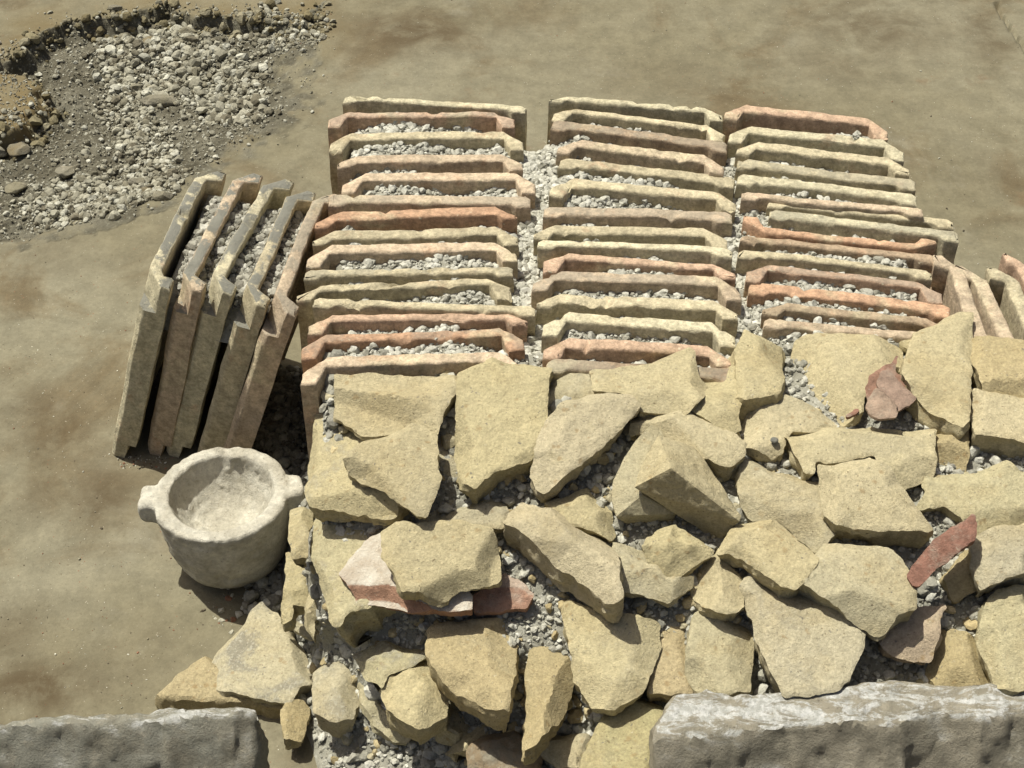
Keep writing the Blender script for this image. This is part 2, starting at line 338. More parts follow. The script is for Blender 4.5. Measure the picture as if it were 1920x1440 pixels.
def make_tile(pL, pR, up, typ, L, t, Fl, Fr, seed, taper=1.03, broken=None):
    """pL, pR: plate centre line at its two top ends (world); flanges towards -Y of the tile's own frame"""
    pL, pR = np.asarray(pL), np.asarray(pR); W = np.linalg.norm(pR - pL); X = (pR - pL) / W
    Z = np.asarray(up, float); Z = Z - X * np.dot(Z, X); Z /= np.linalg.norm(Z); Y = np.cross(Z, X)
    cut = .085; nt = .06
    if typ == 'A':      # cut-away end up: back corners bevelled, flanges reach the top
        lv = [(0, 1, 1, .006), (-.001, 1, 1, .0034), (-.0026, 1, 1, .0016), (-.005, 1, 1, .0005), (-.011, 1, 1, 0), (-.03, 1, 1, 0), (-.055, 1, 1, 0), (-cut, 1, 1, 0), (-cut - .004, 0, 1, 0)]
        lv += [(-z, 0, 1, 0) for z in np.linspace(.13, L - nt, 9)] + [(-L + nt - .004, 0, 0, 0), (-L + .03, 0, 0, 0), (-L, 0, 0, .003)]
    else:               # notched end up: plain bar, flanges start lower
        lv = [(0, 0, 0, .006), (-.001, 0, 0, .0034), (-.0026, 0, 0, .0016), (-.005, 0, 0, .0005), (-.011, 0, 0, 0), (-.03, 0, 0, 0), (-nt, 0, 0, 0), (-nt - .004, 0, 1, 0)]
        lv += [(-z, 0, 1, 0) for z in np.linspace(.11, L - cut, 9)] + [(-L + cut - .004, 1, 1, 0), (-L + .03, 1, 1, 0), (-L, 1, 1, .003)]
    V = []; n = sum(SUB)
    for (z, c, fl, ins) in lv:
        p = profile(W * (1 + (taper - 1) * (-z / L)), t, Fl, Fr, c, fl, ins)
        q = np.c_[p[:, 0], p[:, 1] - t / 2, np.full(n, z)]; V.append(q)
    V = np.vstack(V); s = seed * 3.17
    q = V + s
    bow = .004 * np.sin(V[:, 0] * 6.0 + s) + .003 * fbm(np.c_[V[:, 0], 0 * V[:, 0], V[:, 2]] + s, 7, 3, 5)
    V[:, 1] += bow
    d = np.c_[fbm(q, 30, 4, 31), fbm(q, 30, 4, 32), fbm(q, 30, 4, 33)] * .0030
    d += np.c_[fbm(q, 85, 2, 34), fbm(q, 85, 2, 35), fbm(q, 85, 2, 36)] * .0017
    V = V + d
    topw = np.clip(1 + V[:, 2] / .05, 0, 1)
    sag = fbm(np.c_[V[:, 0], V[:, 0] * 0, V[:, 0] * 0] + s, 7, 4, 41) * .0045
    chip = np.maximum(0, fbm(q, 30, 3, 43) - .34) * .045
    V[:, 2] += (sag - chip) * topw
    V[:, 2] = np.maximum(V[:, 2], -L)
    if broken is not None:          # a break right through the plate: narrow V groove in the edge
        V[:, 1] += np.where(V[:, 0] > broken, .005, 0); V[:, 2] += np.where(V[:, 0] > broken, -.004, 0) * topw
    F = []
    for k in range(len(lv) - 1):
        a, b = k * n, (k + 1) * n
        for j in range(n):
            j2 = (j + 1) % n; F.append((a + j, b + j, b + j2, a + j2))
    # top cap: quads between front and back of the plate, two end polygons
    i2, i3 = SUB[0] + SUB[1], SUB[0] + SUB[1] + SUB[2]
    i7 = sum(SUB[:7]); i8 = i7 + SUB[7]; cap = []
    for j in range(30): cap.append((i2 + j, i2 + j + 1, i8 - j - 1, i8 - j))
    cap.append(tuple(range(i3, i7 + 1)))
    cap.append(tuple(list(range(i8, n)) + list(range(0, i2 + 1))))
    nf = len(F); F += cap; b = (len(lv) - 1) * n; F.append(tuple(b + j for j in range(n - 1, -1, -1)))
    mid = (pL + pR) / 2; org = mid - Z * L
    Wd = mid + V[:, :1] * X + V[:, 1:2] * Y + V[:, 2:3] * Z
    return Wd, F, org, [len(F) - 1]
PAL = dict(c=(.48, .42, .28), p=(.50, .355, .245), o=(.47, .30, .19), b=(.36, .275, .185), y=(.54, .49, .335), k=(.50, .40, .28))
ORD = ['', 'first', 'second', 'third', 'fourth', 'fifth', 'sixth', 'seventh', 'eighth', 'ninth', 'tenth', 'eleventh', 'twelfth', 'thirteenth', 'fourteenth', 'fifteenth', 'sixteenth']
CN = dict(c='cream', p='pink', o='orange', b='brown', y='pale yellow', k='pinkish cream')
# (type, u_left, v_left, u_right, v_right, colour); typ A flanged end up, B plain bar, R flanges turned to the back
COLA = [('B',646,180,987,204,'y'),('A',617,214,965,211,'p'),('A',621,253,981,252,'c'),('A',633,297,979,292,'k'),('A',645,330,1004,332,'k'),
 ('B',616,373,995,372,'k'),('A',592,404,969,396,'o'),('A',586,442,969,428,'c'),('A',579,465,969,461,'k'),('B',571,511,962,502,'c'),
 ('A',557,541,957,526,'c'),('B',589,564,1004,577,'c'),('A',580,595,988,592,'p'),('A',567,634,980,617,'o'),('A',568,678,983,668,'k')]
COLB = [('A',1032,180,1358,210,'y'),('A',1042,201,1363,240,'c'),('B',1036,231,1365,273,'b'),('A',1050,264,1360,300,'k'),('B',1050,301,1378,340,'c'),
 ('A',1036,336,1382,367,'c'),('B',1019,393,1373,405,'k'),('A',1001,427,1361,433,'c'),('B',1009,452,1373,471,'y'),('A',1022,475,1379,500,'p'),
 ('A',999,516,1387,527,'k'),('A',1007,554,1383,572,'c'),('A',1022,590,1380,616,'y'),('A',1021,637,1372,658,'p'),('B',1025,682,1385,700,'b')]
COLC = [('A',1361,199,1666,232,'p'),('A',1370,236,1695,271,'y'),('A',1383,268,1705,307,'c'),('B',1383,302,1718,343,'c'),('B',1382,332,1720,371,'y'),
 ('B',1391,362,1731,395,'k'),('B',1440,378,1788,416,'c'),('B',1444,396,1798,440,'y'),('R',1393,424,1757,462,'o'),('B',1389,442,1755,482,'b'),
 ('B',1384,470,1748,511,'c'),('A',1402,493,1767,537,'p'),('B',1405,536,1782,580,'o'),('A',1431,566,1782,606,'b'),('B',1433,602,1790,636,'k')]
def column(data, where, group, seed0):
    n = len(data); ends = []
    for i, (ty, ul, vl, ur, vr, c) in enumerate(data):
        z = ZT + .006 * math.sin(i * 2.3 + seed0); ends.append((P(ul, vl, z), P(ur, vr, z)))
    for i, (ty, ul, vl, ur, vr, c) in enumerate(data):
        a, b = ends[i]; t = .040
        def gap(j):
            if j < 0 or j >= n: return .12, .12
            return abs(a[1] - ends[j][0][1]), abs(b[1] - ends[j][1][1])
        gf = gap(i + 1); gb = gap(i - 1)
        t = float(np.clip(min(gf[0], gf[1], gb[0], gb[1]) - .016, .024, .036))
        g = gb if ty == 'R' else gf
        Fl, Fr = [float(np.clip(x - t - .001, .008, .055)) for x in g]
        up = np.array([0.0, .05, 1.0]); L = (min(a[2], b[2])) / (up[2] / np.linalg.norm(up)) * .999
        if ty == 'R': a, b = b, a; Fl, Fr = Fr, Fl
        brk = {(1, 0): .0, (2, 0): -.02}.get((seed0, i))
        V, F, org, fs = make_tile(a, b, up, 'A' if ty in 'AR' else 'B', L, t, Fl, Fr, seed0 * 20 + i, 1.02, brk)
        k = n - i
        o = mesh_obj('terracotta_tile', V, F, M['tile'], origin=org, flatset=fs, sharp=52)
        j = .92 + .18 * ((i * 37 + seed0 * 11) % 10) / 9; o.color = (PAL[c][0] * j, PAL[c][1] * j, PAL[c][2] * j, 0 if (i * 7 + seed0) % 4 else .35)
        sh = 'plain-edged' if ty == 'B' else ('back-turned' if ty == 'R' else 'flanged')
        tag(o, f"{CN[c]} {sh} roof tile, {ORD[k]} from the tuff heap in {where}", 'roof tile', group)
column(COLA, 'row by leaning tiles', 'roof tiles of the row beside the leaning tiles', 1)
column(COLB, 'middle row', 'roof tiles of the middle row', 2)
column(COLC, 'row by crosswise tiles', 'roof tiles of the row beside the crosswise tiles', 3)
# five tiles leaning beside the rows: top front, top back, foot of the front end
LEAN = [((284,532),(386,312),(222,850),'y','outermost, beside the bare floor'),((338,534),(461,317),(282,850),'k','second from the bare floor'),
        ((400,540),(515,326),(324,850),'y','middle one of the five'),((459,562),(560,348),(382,850),'c','fourth from the bare floor'),((521,580),(605,352),(432,850),'k','innermost, beside the upright rows')]
LE = []
for i, (tf, tb, ft, c, wh) in enumerate(LEAN):
    z = .605; a, b = P(*tf, z), P(*tb, z); f0 = P(*ft, 0.0); up = a - f0; LE.append((a, b)); X_ = (b - a) / np.linalg.norm(b - a)
    up = up - X_ * np.dot(up, X_); L = z / (up / np.linalg.norm(up))[2] * .997
    V, F, org, fs = make_tile(a, b, up, 'A', L, .030, .033, .035, 90 + i, 1.0)
    o = mesh_obj('terracotta_tile', V, F, M['tile'], origin=org, flatset=fs, sharp=52); o.color = (*PAL[c], 1.0 if i < 4 else .5)
    tag(o, f"{CN[c]} roof tile of the five leaning together, {wh}", 'roof tile', 'five roof tiles leaning together beside the rows')
# tiles stood crosswise at the end of the rows
CROSS = [((1783,478),(1856,668),'k','against the upright row'),((1828,496),(1912,690),'k','second from the upright row'),
         ((1886,500),(1975,690),'c','third from the upright row'),((1905,474),(2010,660),'p','farthest from the upright row')]
for i, (tb, tf, c, wh) in enumerate(CROSS):
    z = .60; a, b = P(*tb, z), P(*tf, z)
    V, F, org, fs = make_tile(a, b, (-.02, .02, 1), 'A', z * .998, .034, .03 if i < 3 else .012, .03 if i < 3 else .012, 120 + i, 1.0)
    o = mesh_obj('terracotta_tile', V, F, M['tile'], origin=org, flatset=fs, sharp=52); o.color = (*PAL[c], .1)
    tag(o, f"{CN[c]} roof tile stood crosswise behind the tuff heap, {wh}", 'roof tile', 'roof tiles stood crosswise')

# ------------------------------------------------------------------ fills (dust and gravel the things sit in)
ZU = [440, 520, 578, 606, 700, 900, 1200, 1600, 2050]
ZV = [640, 700, 800, 900, 960, 1080, 1160, 1210, 1300, 1400, 1560]
ZG = np.array([[-.03, -.03, -.03, .60, .60, .60, .60, .60, .60], [-.03, -.03, -.03, .60, .60, .60, .60, .60, .60], [-.03, -.03, -.03, .57, .58, .59, .59, .59, .59],
 [-.03, -.03, .10, .52, .54, .55, .56, .57, .57], [-.03, -.02, .30, .48, .51, .52, .54, .55, .55], [-.03, .0, .32, .40, .43, .45, .49, .50, .50], [-.03, .02, .20, .31, .36, .40, .45, .46, .46],
 [-.03, .02, .07, .15, .31, .38, .41, .43, .43], [-.03, .02, .05, .09, .19, .27, .34, .38, .38], [-.03, .01, .03, .05, .10, .19, .27, .32, .32], [-.04, -.02, 0, .02, .04, .10, .2, .25, .25]])
ZU += [2330]; ZV += [1760]; ZG = np.c_[ZG, np.full(len(ZG), -.04)]; ZG = np.vstack([ZG, np.full(ZG.shape[1], -.05)])
def Zs(u, v):
    u = np.clip(u, ZU[0], ZU[-1] - 1e-6); v = np.clip(v, ZV[0], ZV[-1] - 1e-6)
    i = np.clip(np.searchsorted(ZU, u, 'right') - 1, 0, len(ZU) - 2); j = np.clip(np.searchsorted(ZV, v, 'right') - 1, 0, len(ZV) - 2)
    zu, zv = np.array(ZU), np.array(ZV); a = (u - zu[i]) / (zu[i + 1] - zu[i]); b = (v - zv[j]) / (zv[j + 1] - zv[j])
    return (ZG[j, i] * (1 - a) + ZG[j, i + 1] * a) * (1 - b) + (ZG[j + 1, i] * (1 - a) + ZG[j + 1, i + 1] * a) * b
def Parr(u, v, z):
    r = FW[None] * FPX + RT[None] * (u - 960.0)[:, None] + UP[None] * (720.0 - v)[:, None]
    return CAM + r * ((z - CAM[2]) / r[:, 2])[:, None]
def heap_fill(u, v):
    z = np.maximum(Zs(u, v) - .034, -.03); p = Parr(u, v, z)
    return np.c_[p[:, :2], z + .016 * fbm(p, 9, 4, 51) * smooth((z + .02) / .06)]
hu, hv = np.meshgrid(np.linspace(450, 2325, 300), np.linspace(664, 1755, 220))
HV = heap_fill(hu.ravel(), hv.ravel()); hf = grid_faces(300, 220)
o = tri_mesh('terrain', HV, np.vstack([hf[:, [0, 2, 1]], hf[:, [0, 3, 2]]]), M['fill'], flat=False); tag(o, kind='structure')
# gravel bed between the upright tiles
BQ = [P(592, 690, .58), P(1768, 650, .58), P(1646, 246, .58), P(652, 206, .58)]
def bed(s, t):
    q = (BQ[0] * ((1 - s) * (1 - t))[:, None] + BQ[1] * (s * (1 - t))[:, None] + BQ[2] * (s * t)[:, None] + BQ[3] * ((1 - s) * t)[:, None])
    ch = np.exp(-((s - .345) / .05) ** 2) + np.exp(-((s - .660) / .05) ** 2)
    q[:, 2] = .566 + .028 * fbm(q, 7, 4, 61) - .030 * ch - .13 * smooth((t - .86) / .14) * ch
    e = np.minimum(np.minimum(s, 1 - s) / .012, np.minimum(t, 1 - t) / .012); q[:, 2] = np.where(e < 1, np.maximum(0, q[:, 2] * np.clip(e, 0, 1)), q[:, 2])
    return q
bs, bt = np.meshgrid(np.linspace(0, 1, 170), np.linspace(0, 1, 170)); bf = grid_faces(170, 170)
o = tri_mesh('terrain', bed(bs.ravel(), bt.ravel()), np.vstack([bf[:, [0, 1, 2]], bf[:, [0, 2, 3]]]), M['fill'], flat=False); tag(o, kind='structure')
def lean_fill(s, t):       # s across the five tiles, t front to back
    f0, b0, f1, b1 = LE[0][0], LE[0][1], LE[4][0], LE[4][1]
    t2 = .085 + .83 * t; s2 = .03 + .96 * s
    q = (f0 * ((1 - s2) * (1 - t2))[:, None] + f1 * (s2 * (1 - t2))[:, None] + b1 * (s2 * t2)[:, None] + b0 * ((1 - s2) * t2)[:, None])
    q[:, 2] = .555 + .02 * fbm(q, 10, 4, 71) - .05 * smooth((.15 - t) / .15)
    e = np.minimum(np.minimum(s, 1 - s), np.minimum(t, 1 - t)) / .03
    low = e < .5; q[:, 0] -= np.where(low, .05, 0); q[:, 2] = np.where(low, .44, q[:, 2]); return q
ls, lt = np.meshgrid(np.linspace(0, 1, 60), np.linspace(0, 1, 70)); lf = grid_faces(60, 70)
o = tri_mesh('terrain', lean_fill(ls.ravel(), lt.ravel()), np.vstack([lf[:, [0, 1, 2]], lf[:, [0, 2, 3]]]), M['fill'], flat=False); tag(o, kind='structure')

# ------------------------------------------------------------------ loose gravel
def ico(sub):
    import bmesh
    bm = bmesh.new(); bmesh.ops.create_icosphere(bm, subdivisions=sub, radius=1); bm.verts.ensure_lookup_table()
    v = np.array([x.co for x in bm.verts]); f = np.array([[x.index for x in q.verts] for q in bm.faces]); bm.free(); return v, f
BASE = []
for sub in (1, 2):
    v, f = ico(sub); row = []
    for k in range(9):
        vv = v.copy()
        for _ in range(7):           # slice flats off a ball: angular lump
            d = RNG.normal(size=3); d /= np.linalg.norm(d); h = RNG.uniform(.45, .85)
            ex = np.maximum(vv @ d - h, 0); vv = vv - ex[:, None] * d
        vv = vv * RNG.uniform(.7, 1.2, 3) * (1 + .10 * RNG.normal(size=(len(vv), 1)))
        row.append((vv, f))
    BASE.append(row)
def rot_rand(n):
    q = RNG.normal(size=(n, 4)); q /= np.linalg.norm(q, axis=1)[:, None]; a, b, c, d = q.T
    return np.stack([np.stack([1-2*(c*c+d*d), 2*(b*c-a*d), 2*(b*d+a*c)], -1), np.stack([2*(b*c+a*d), 1-2*(b*b+d*d), 2*(c*d-a*b)], -1),
                     np.stack([2*(b*d-a*c), 2*(c*d+a*b), 1-2*(b*b+c*c)], -1)], 1)
def gravel(name, pts, rad, tones, label, mix=None, fine=False):
    Vs, Ts, Cs, off = [], [], [], 0
    pick = RNG.integers(0, 9, len(pts)); Rm = rot_rand(len(pts))
    tn = np.asarray(tones)[RNG.choice(len(tones), len(pts), p=mix)] * RNG.uniform(.78, 1.12, (len(pts), 1))
    big = rad > .0085
    for lvl in (0, 1):
        for k in range(9):
            s = np.where((pick == k) & (big == bool(lvl)))[0]
            if not len(s): continue
            v, f = BASE[lvl][k]; n = len(v)
            X = np.einsum('kij,vj->kvi', Rm[s], v) * rad[s][:, None, None]; X[:, :, 2] *= .85
            X += pts[s][:, None, :]
            Vs.append(X.reshape(-1, 3)); Ts.append((f[None] + (np.arange(len(s)) * n)[:, None, None] + off).reshape(-1, 3))
            Cs.append(np.repeat(tn[s], n, 0)); off += n * len(s)
    V, T, C = np.vstack(Vs), np.vstack(Ts), np.vstack(Cs)
    o = tri_mesh(name, V, T, M['pumice'], flat=True)
    ca = o.data.color_attributes.new('tone', 'FLOAT_COLOR', 'POINT')
    ca.data.foreach_set('color', np.c_[C, np.ones(len(C))].astype(np.float32).ravel())
    tag(o, label, 'gravel', kind='stuff'); return o
WHITE = [(.47, .46, .39), (.42, .41, .345), (.54, .53, .46), (.30, .29, .235)]
GREYS = [(.24, .235, .195), (.30, .29, .24), (.20, .19, .155), (.38, .37, .31)]
PITC = [(.34, .325, .25), (.28, .265, .20), (.44, .43, .35), (.19, .175, .125), (.15, .135, .095)]
def lognr(n, m, s, lo, hi): return np.clip(m * np.exp(RNG.normal(size=n) * s), lo, hi)
n = 23000; s, t = RNG.uniform(.02, .98, n), RNG.uniform(.02, .985, n)
ch = (np.abs(s - .345) < .05) | (np.abs(s - .66) < .05)
n2 = 12000; sc = np.where(RNG.random(n2) < .5, .345, .66) + RNG.normal(size=n2) * .022; s = np.r_[s, sc]; t = np.r_[t, RNG.uniform(.03, .985, n2)]
q = bed(s, t); r = lognr(len(q), .0052, .48, .002, .015); q[:, 2] += r * .35
gravel('pumice_gravel', q, r, WHITE, 'white pumice gravel packed between the upright roof tiles', [.42, .3, .2, .08])
n = 28000; u, v = RNG.uniform(560, 2300, n), RNG.uniform(670, 1700, n); q = heap_fill(u, v)
r = lognr(n, .0052, .5, .0022, .019); q[:, 2] += r * .4; keep = q[:, 2] > .01
gravel('pumice_gravel', q[keep], r[keep], WHITE + GREYS[:2], 'pale pumice gravel lying among the tuff blocks of the heap', [.3, .25, .1, .13, .12, .10])
n = 620; u, v = RNG.uniform(590, 2000, n), RNG.uniform(690, 1500, n); q = heap_fill(u, v); r = lognr(n, .0115, .35, .006, .024); q[:, 2] += r * .3
gravel('tuff_chips', q, r, [(.44, .37, .215), (.38, .31, .17), (.40, .36, .24)], 'small broken chips of yellow tuff among the blocks')
n = 4600; q = lean_fill(RNG.uniform(.06, .94, n), RNG.uniform(.06, .94, n)); r = lognr(n, .0050, .5, .002, .015); q[:, 2] += r * .4
gravel('pumice_gravel', q, r, GREYS + [(.45, .44, .38)], 'dusty grey gravel packed between the five leaning tiles')
n = 2400; u = RNG.normal(535, 26, n); v = RNG.uniform(700, 1150, n); u = u - np.clip((v - 880) * .06, -10, 26)
keep = (u > 455) & (u < 600); u, v = u[keep], v[keep]; q = Parr(u, v, np.zeros(len(u))); r = lognr(len(u), .0085, .45, .003, .019); q[:, 2] = r * .5 + RNG.random(len(r)) ** 2 * .02
gravel('pumice_gravel', q, r, GREYS + [(.40, .39, .33)], 'grey gravel on the floor between the stone mortar and the heap')
# rubble in the broken corner of the floor
RUB = [(180,100),(235,62),(340,42),(430,88),(480,150),(515,225),(470,262),(400,232),(330,190),(250,205),(200,190)]
PUM = [[(190,205),(262,192),(300,250),(310,290),(335,340),(325,385),(210,420),(90,440),(60,400),(110,345),(215,345),(235,290)], [(440,72),(478,36),(540,50),(596,62),(602,100),(560,108),(470,112)]]
def scatter_poly(poly, n):
    poly = np.array(poly, float); out = []
    lo, hi = poly.min(0), poly.max(0)
    p = RNG.uniform(lo, hi, (n * 3, 2)); return p[inside(p, poly)][:n]
def on_floor(px):
    px = px + RNG.normal(size=px.shape) * np.array([14, 9])
    q = Parr(px[:, 0], px[:, 1], np.full(len(px), -.05)); q[:, 2] = floor_h(q[:, :2])[0]; return q
a = scatter_poly(RUB, 4200); q1 = on_floor(a); r1 = lognr(len(a), .0058, .6, .002, .026)
b = np.vstack([scatter_poly(PUM[0], 3800), scatter_poly(PUM[1], 800)]); q2 = on_floor(b); r2 = lognr(len(b), .0048, .6, .0018, .018)
pit_px = [(-120, 480), (0, 468), (150, 440), (300, 392), (385, 335), (600, 215), (606, 60), (560, 60), (400, 40), (240, 40), (110, 60), (40, 110), (-120, 130)]
c = scatter_poly(pit_px, 11000); c = c[~((c[:, 0] > 490) & (c[:, 1] > 112) & (RNG.random(len(c)) < .8))]; q3 = on_floor(c); r3 = lognr(len(c), .0032, .55, .0014, .014)
q = np.vstack([q1, q2, q3]); r = np.r_[r1, r2, r3]; q[:, 2] += r * .35
def along(line, n, off):
    k = RNG.integers(0, len(line) - 1, n); f = RNG.random((n, 1)); p = line[k] * (1 - f) + line[k + 1] * f + RNG.normal(size=(n, 2)) * .02 + np.array(off)
    return np.c_[p, floor_h(p)[0]]
qc = np.vstack([along(UPPER, 520, (0, -.018)), along(ISLE[3:13], 170, (.006, -.01))]); rc = lognr(len(qc), .0068, .6, .002, .026); qc[:, 2] += rc * .3
gravel('earth_rubble', qc, rc, [(.20, .175, .105), (.25, .225, .15), (.16, .135, .075)], 'brown earth crumbs along the broken lip of the floor')
gravel('pumice_rubble', q, r, PITC, 'beige pumice rubble strewn in the broken corner of the floor', [.32, .26, .2, .13, .09])
n = 3800; u, v = RNG.uniform(-60, 1980, n), RNG.uniform(-60, 1420, n); q = Parr(u, v, np.zeros(n)); q[:, 2] = floor_h(q[:, :2])[0]
r = lognr(n, .0015, .4, .0008, .005); q[:, 2] += r * .3
ext = scatter_poly([(380, 1085), (560, 1080), (520, 1180), (440, 1190), (380, 1180)], 70); q5 = Parr(ext[:, 0], ext[:, 1], np.zeros(len(ext))); r5 = lognr(len(ext), .005, .5, .002, .012)
ext = scatter_poly([(200, 850), (330, 855), (320, 880), (230, 880)], 90); q6 = Parr(ext[:, 0], ext[:, 1], np.zeros(len(ext))); r6 = lognr(len(ext), .0025, .5, .001, .006)
gravel('stone_chips', np.vstack([q, q5, q6]), np.r_[r, r5, r6], [(.42, .40, .31), (.55, .53, .43), (.25, .23, .165), (.12, .10, .07), (.26, .14, .085)], 'tiny pale stone chips scattered over the smooth floor')

# ------------------------------------------------------------------ blocks and slabs traced as outlines on their own resting planes
RG = dict(a=(520, 620, 3.692), b=(960, 640, 3.692), c=(1400, 580, 3.692), d=(500, 900, 3.692), e=(920, 900, 3.692), f=(1400, 900, 3.692),
          g=(200, 1050, 3.4286), h=(700, 1050, 3.4286), x=(0, 0, 1.0), z=(0, 0, 3.0))
def to_px(reg, pts):
    x0, y0, s = RG[reg]; return np.array([(x0 + x / s, y0 + y / s) for x, y in pts], float)
def make_block(reg, pts, z=None, dz=0.0, th=.08, tilt=(0, 0), amp=.0045, rad=.0035, splay=.010, step=.006, cuts=4, seed=0, name='tuff_block', mat='tuff', maxslope=12, side=.016, dome=0.0, grow=.008, fslope=0.0, bn=1.0):
    px = to_px(reg, pts); c = px.mean(0)
    zc = (Zs(c[0], c[1]) if z is None else z) + dz
    zz = np.array([Zs(u, v) for u, v in px]); W = np.array([P(u, v, a) for (u, v), a in zip(px, zz)])
    A = np.c_[W[:, :2], np.ones(len(W))]; co = np.linalg.lstsq(A, zz, rcond=None)[0]
    g = co[:2] if z is None else np.zeros(2)
    m = math.tan(R(maxslope)); gl = np.hypot(*g)
    if gl > m: g = g * m / gl
    rt_ = np.random.default_rng(int(seed) + 900); rj = rt_.uniform(-2.5, 2.5, 2) if mat == 'tuff' else np.zeros(2)
    g = g + np.array([math.tan(R(tilt[0] + rj[0])), math.tan(R(tilt[1] + rj[1]))])       # + raises the right / the far side
    n = np.array([-g[0], -g[1], 1.0]); n /= np.linalg.norm(n); o = P(c[0], c[1], zc)
    w3 = np.array([Pplane(u, v, o, n) for u, v in px]); o = w3.mean(0)
    ex = np.array([1.0, 0, 0]); ex = ex - n * ex.dot(n); ex /= np.linalg.norm(ex); ey = np.cross(n, ex)
    p2 = np.c_[(w3 - o) @ ex, (w3 - o) @ ey]; rl = np.linalg.norm(p2, axis=1)[:, None]; p2 = p2 * (1 + grow / (rl + 1e-6))
    ar = 0.5 * np.sum(p2[:, 0] * np.roll(p2[:, 1], -1) - np.roll(p2[:, 0], -1) * p2[:, 1])
    if ar < 0: p2 = p2[::-1]
    # round the corners a little, resample, roughen
    q = []
    for i in range(len(p2)):
        a, b, c2 = p2[i - 1], p2[i], p2[(i + 1) % len(p2)]
        ka = min(.22, .003 / (np.linalg.norm(b - a) + 1e-9)); kb = min(.22, .003 / (np.linalg.norm(c2 - b) + 1e-9))
        q += [b + (a - b) * ka, b + (c2 - b) * kb]
    q = np.array(q); L = np.linalg.norm(np.roll(q, -1, 0) - q, axis=1); cum = np.r_[0, np.cumsum(L)]
    nb = max(24, int(cum[-1] / step)); tt = np.linspace(0, cum[-1], nb, endpoint=False); tt = np.unique(np.round(np.r_[tt, cum[:-1]], 6))
    tt = tt[np.r_[True, np.diff(tt) > .0012]]; nb = len(tt); qq = np.vstack([q, q[:1]])
    B = np.c_[np.interp(tt, cum, qq[:, 0]), np.interp(tt, cum, qq[:, 1])]
    def nrm(b):
        tg = np.roll(b, -1, 0) - np.roll(b, 1, 0); x = np.c_[tg[:, 1], -tg[:, 0]]; return x / (np.linalg.norm(x, axis=1)[:, None] + 1e-9)
    N = nrm(B); s3 = seed * 5.1
    B = B + N * (fbm(np.c_[B, np.zeros(nb)] + s3, 28, 3, 81) * .006 + fbm(np.c_[B, np.zeros(nb)] + s3, 75, 2, 80) * .0035)[:, None] * bn; N = nrm(B)
    N = (N + np.roll(N, 1, 0) + np.roll(N, -1, 0) + np.roll(N, 2, 0) + np.roll(N, -2, 0)); N /= np.linalg.norm(N, axis=1)[:, None] + 1e-9
    lo, hi = B.min(0), B.max(0)
    gx, gy = np.meshgrid(np.arange(lo[0], hi[0], step), np.arange(lo[1], hi[1], step)); I = np.c_[gx.ravel(), gy.ravel()]
    I = I + RNG.uniform(-.3, .3, I.shape) * step; I = I[inside(I, B)]
    if len(I): I = I[seg_dist(I, B) > step * .6]
    allp = np.vstack([B, I]) if len(I) else B
    vo, eo, fo, ov, oe, of = delaunay_2d_cdt([Vector(x) for x in allp], [(i, (i + 1) % nb) for i in range(nb)], [], 1, 1e-6)
    mp = {}
    for k, ids in enumerate(ov):
        for j in ids: mp.setdefault(j, k)
    V2 = np.array([tuple(x) for x in vo]); d = seg_dist(V2, B)
    p3 = np.c_[V2, np.zeros(len(V2))] + s3
    e = np.clip(rad - d, 0, rad); z2 = -(rad - np.sqrt(np.maximum(rad * rad - e * e, 0))) * .9
    z2 = z2 + amp * fbm(p3, 9, 4, 82) + amp * .7 * np.abs(fbm(p3, 30, 4, 83)) - np.maximum(0, fbm(p3, 20, 3, 84) - .25) * amp * 3 * smooth((.05 - d) / .05)
    rs = np.random.default_rng(int(seed) * 13 + 5)          # chips knocked off the rim: flat sloping facets
    for _ in range(cuts):
        j = rs.integers(0, nb); ni = -N[j] + rs.normal(size=2) * .35; ni /= np.linalg.norm(ni); d0 = rs.uniform(.008, .032); sl = rs.uniform(.4, 1.2)
        z2 = np.minimum(z2, -d0 + sl * ((V2 - B[j]) @ ni) + .004 * fbm(p3, 34, 3, 88) + np.maximum(0, np.abs((V2 - B[j]) @ np.array([-ni[1], ni[0]])) - .05) * .5)
    z2 = np.maximum(z2, -th * .55) + amp * .35 * fbm(p3, 75, 2, 87)
    z2 = z2 - .6 * dome * smooth(1 - d / .06)
    V = [np.c_[V2, z2]]; F = [tuple(f) for f in fo]; ring = np.array([mp[i] for i in range(nb)]); K = max(5, int(th / .009)); base = len(V2)
    prev = ring; zb = z2[ring]
    for k in range(1, K + 1):
        f = k / K; q3 = np.c_[B, np.full(nb, -th * f)] + s3
        off = -splay * f + side * (fbm(q3, 16, 4, 85) - .1) * min(1, k / 2) + side * .5 * np.abs(fbm(q3, 50, 3, 86)) * min(1, k / 2) - .004 * (k == K)
        pb = B + N * off[:, None]; pb[:, 1] -= fslope * f * np.clip(-N[:, 1], 0, 1) ** 2
        V.append(np.c_[pb, zb * (1 - f) - rad * .5 * (k == 1) * 0 - th * f]); cur = base + (k - 1) * nb + np.arange(nb)
        for j in range(nb):
            j2 = (j + 1) % nb; F.append((prev[j], cur[j], cur[j2], prev[j2]))
        prev = cur
    V = np.vstack(V); F.append(tuple(int(x) for x in prev[::-1]))
    W = o + V[:, :1] * ex + V[:, 1:2] * ey + V[:, 2:3] * n
    ob = mesh_obj(name, W, [tuple(int(i) for i in f) for f in F], M[mat], origin=o - n * th, flatset=[len(F) - 1], sharp=34)
    return ob
TY, TG, TO, TP = (.462, .402, .248), (.44, .396, .258), (.425, .352, .20), (.482, .422, .268)
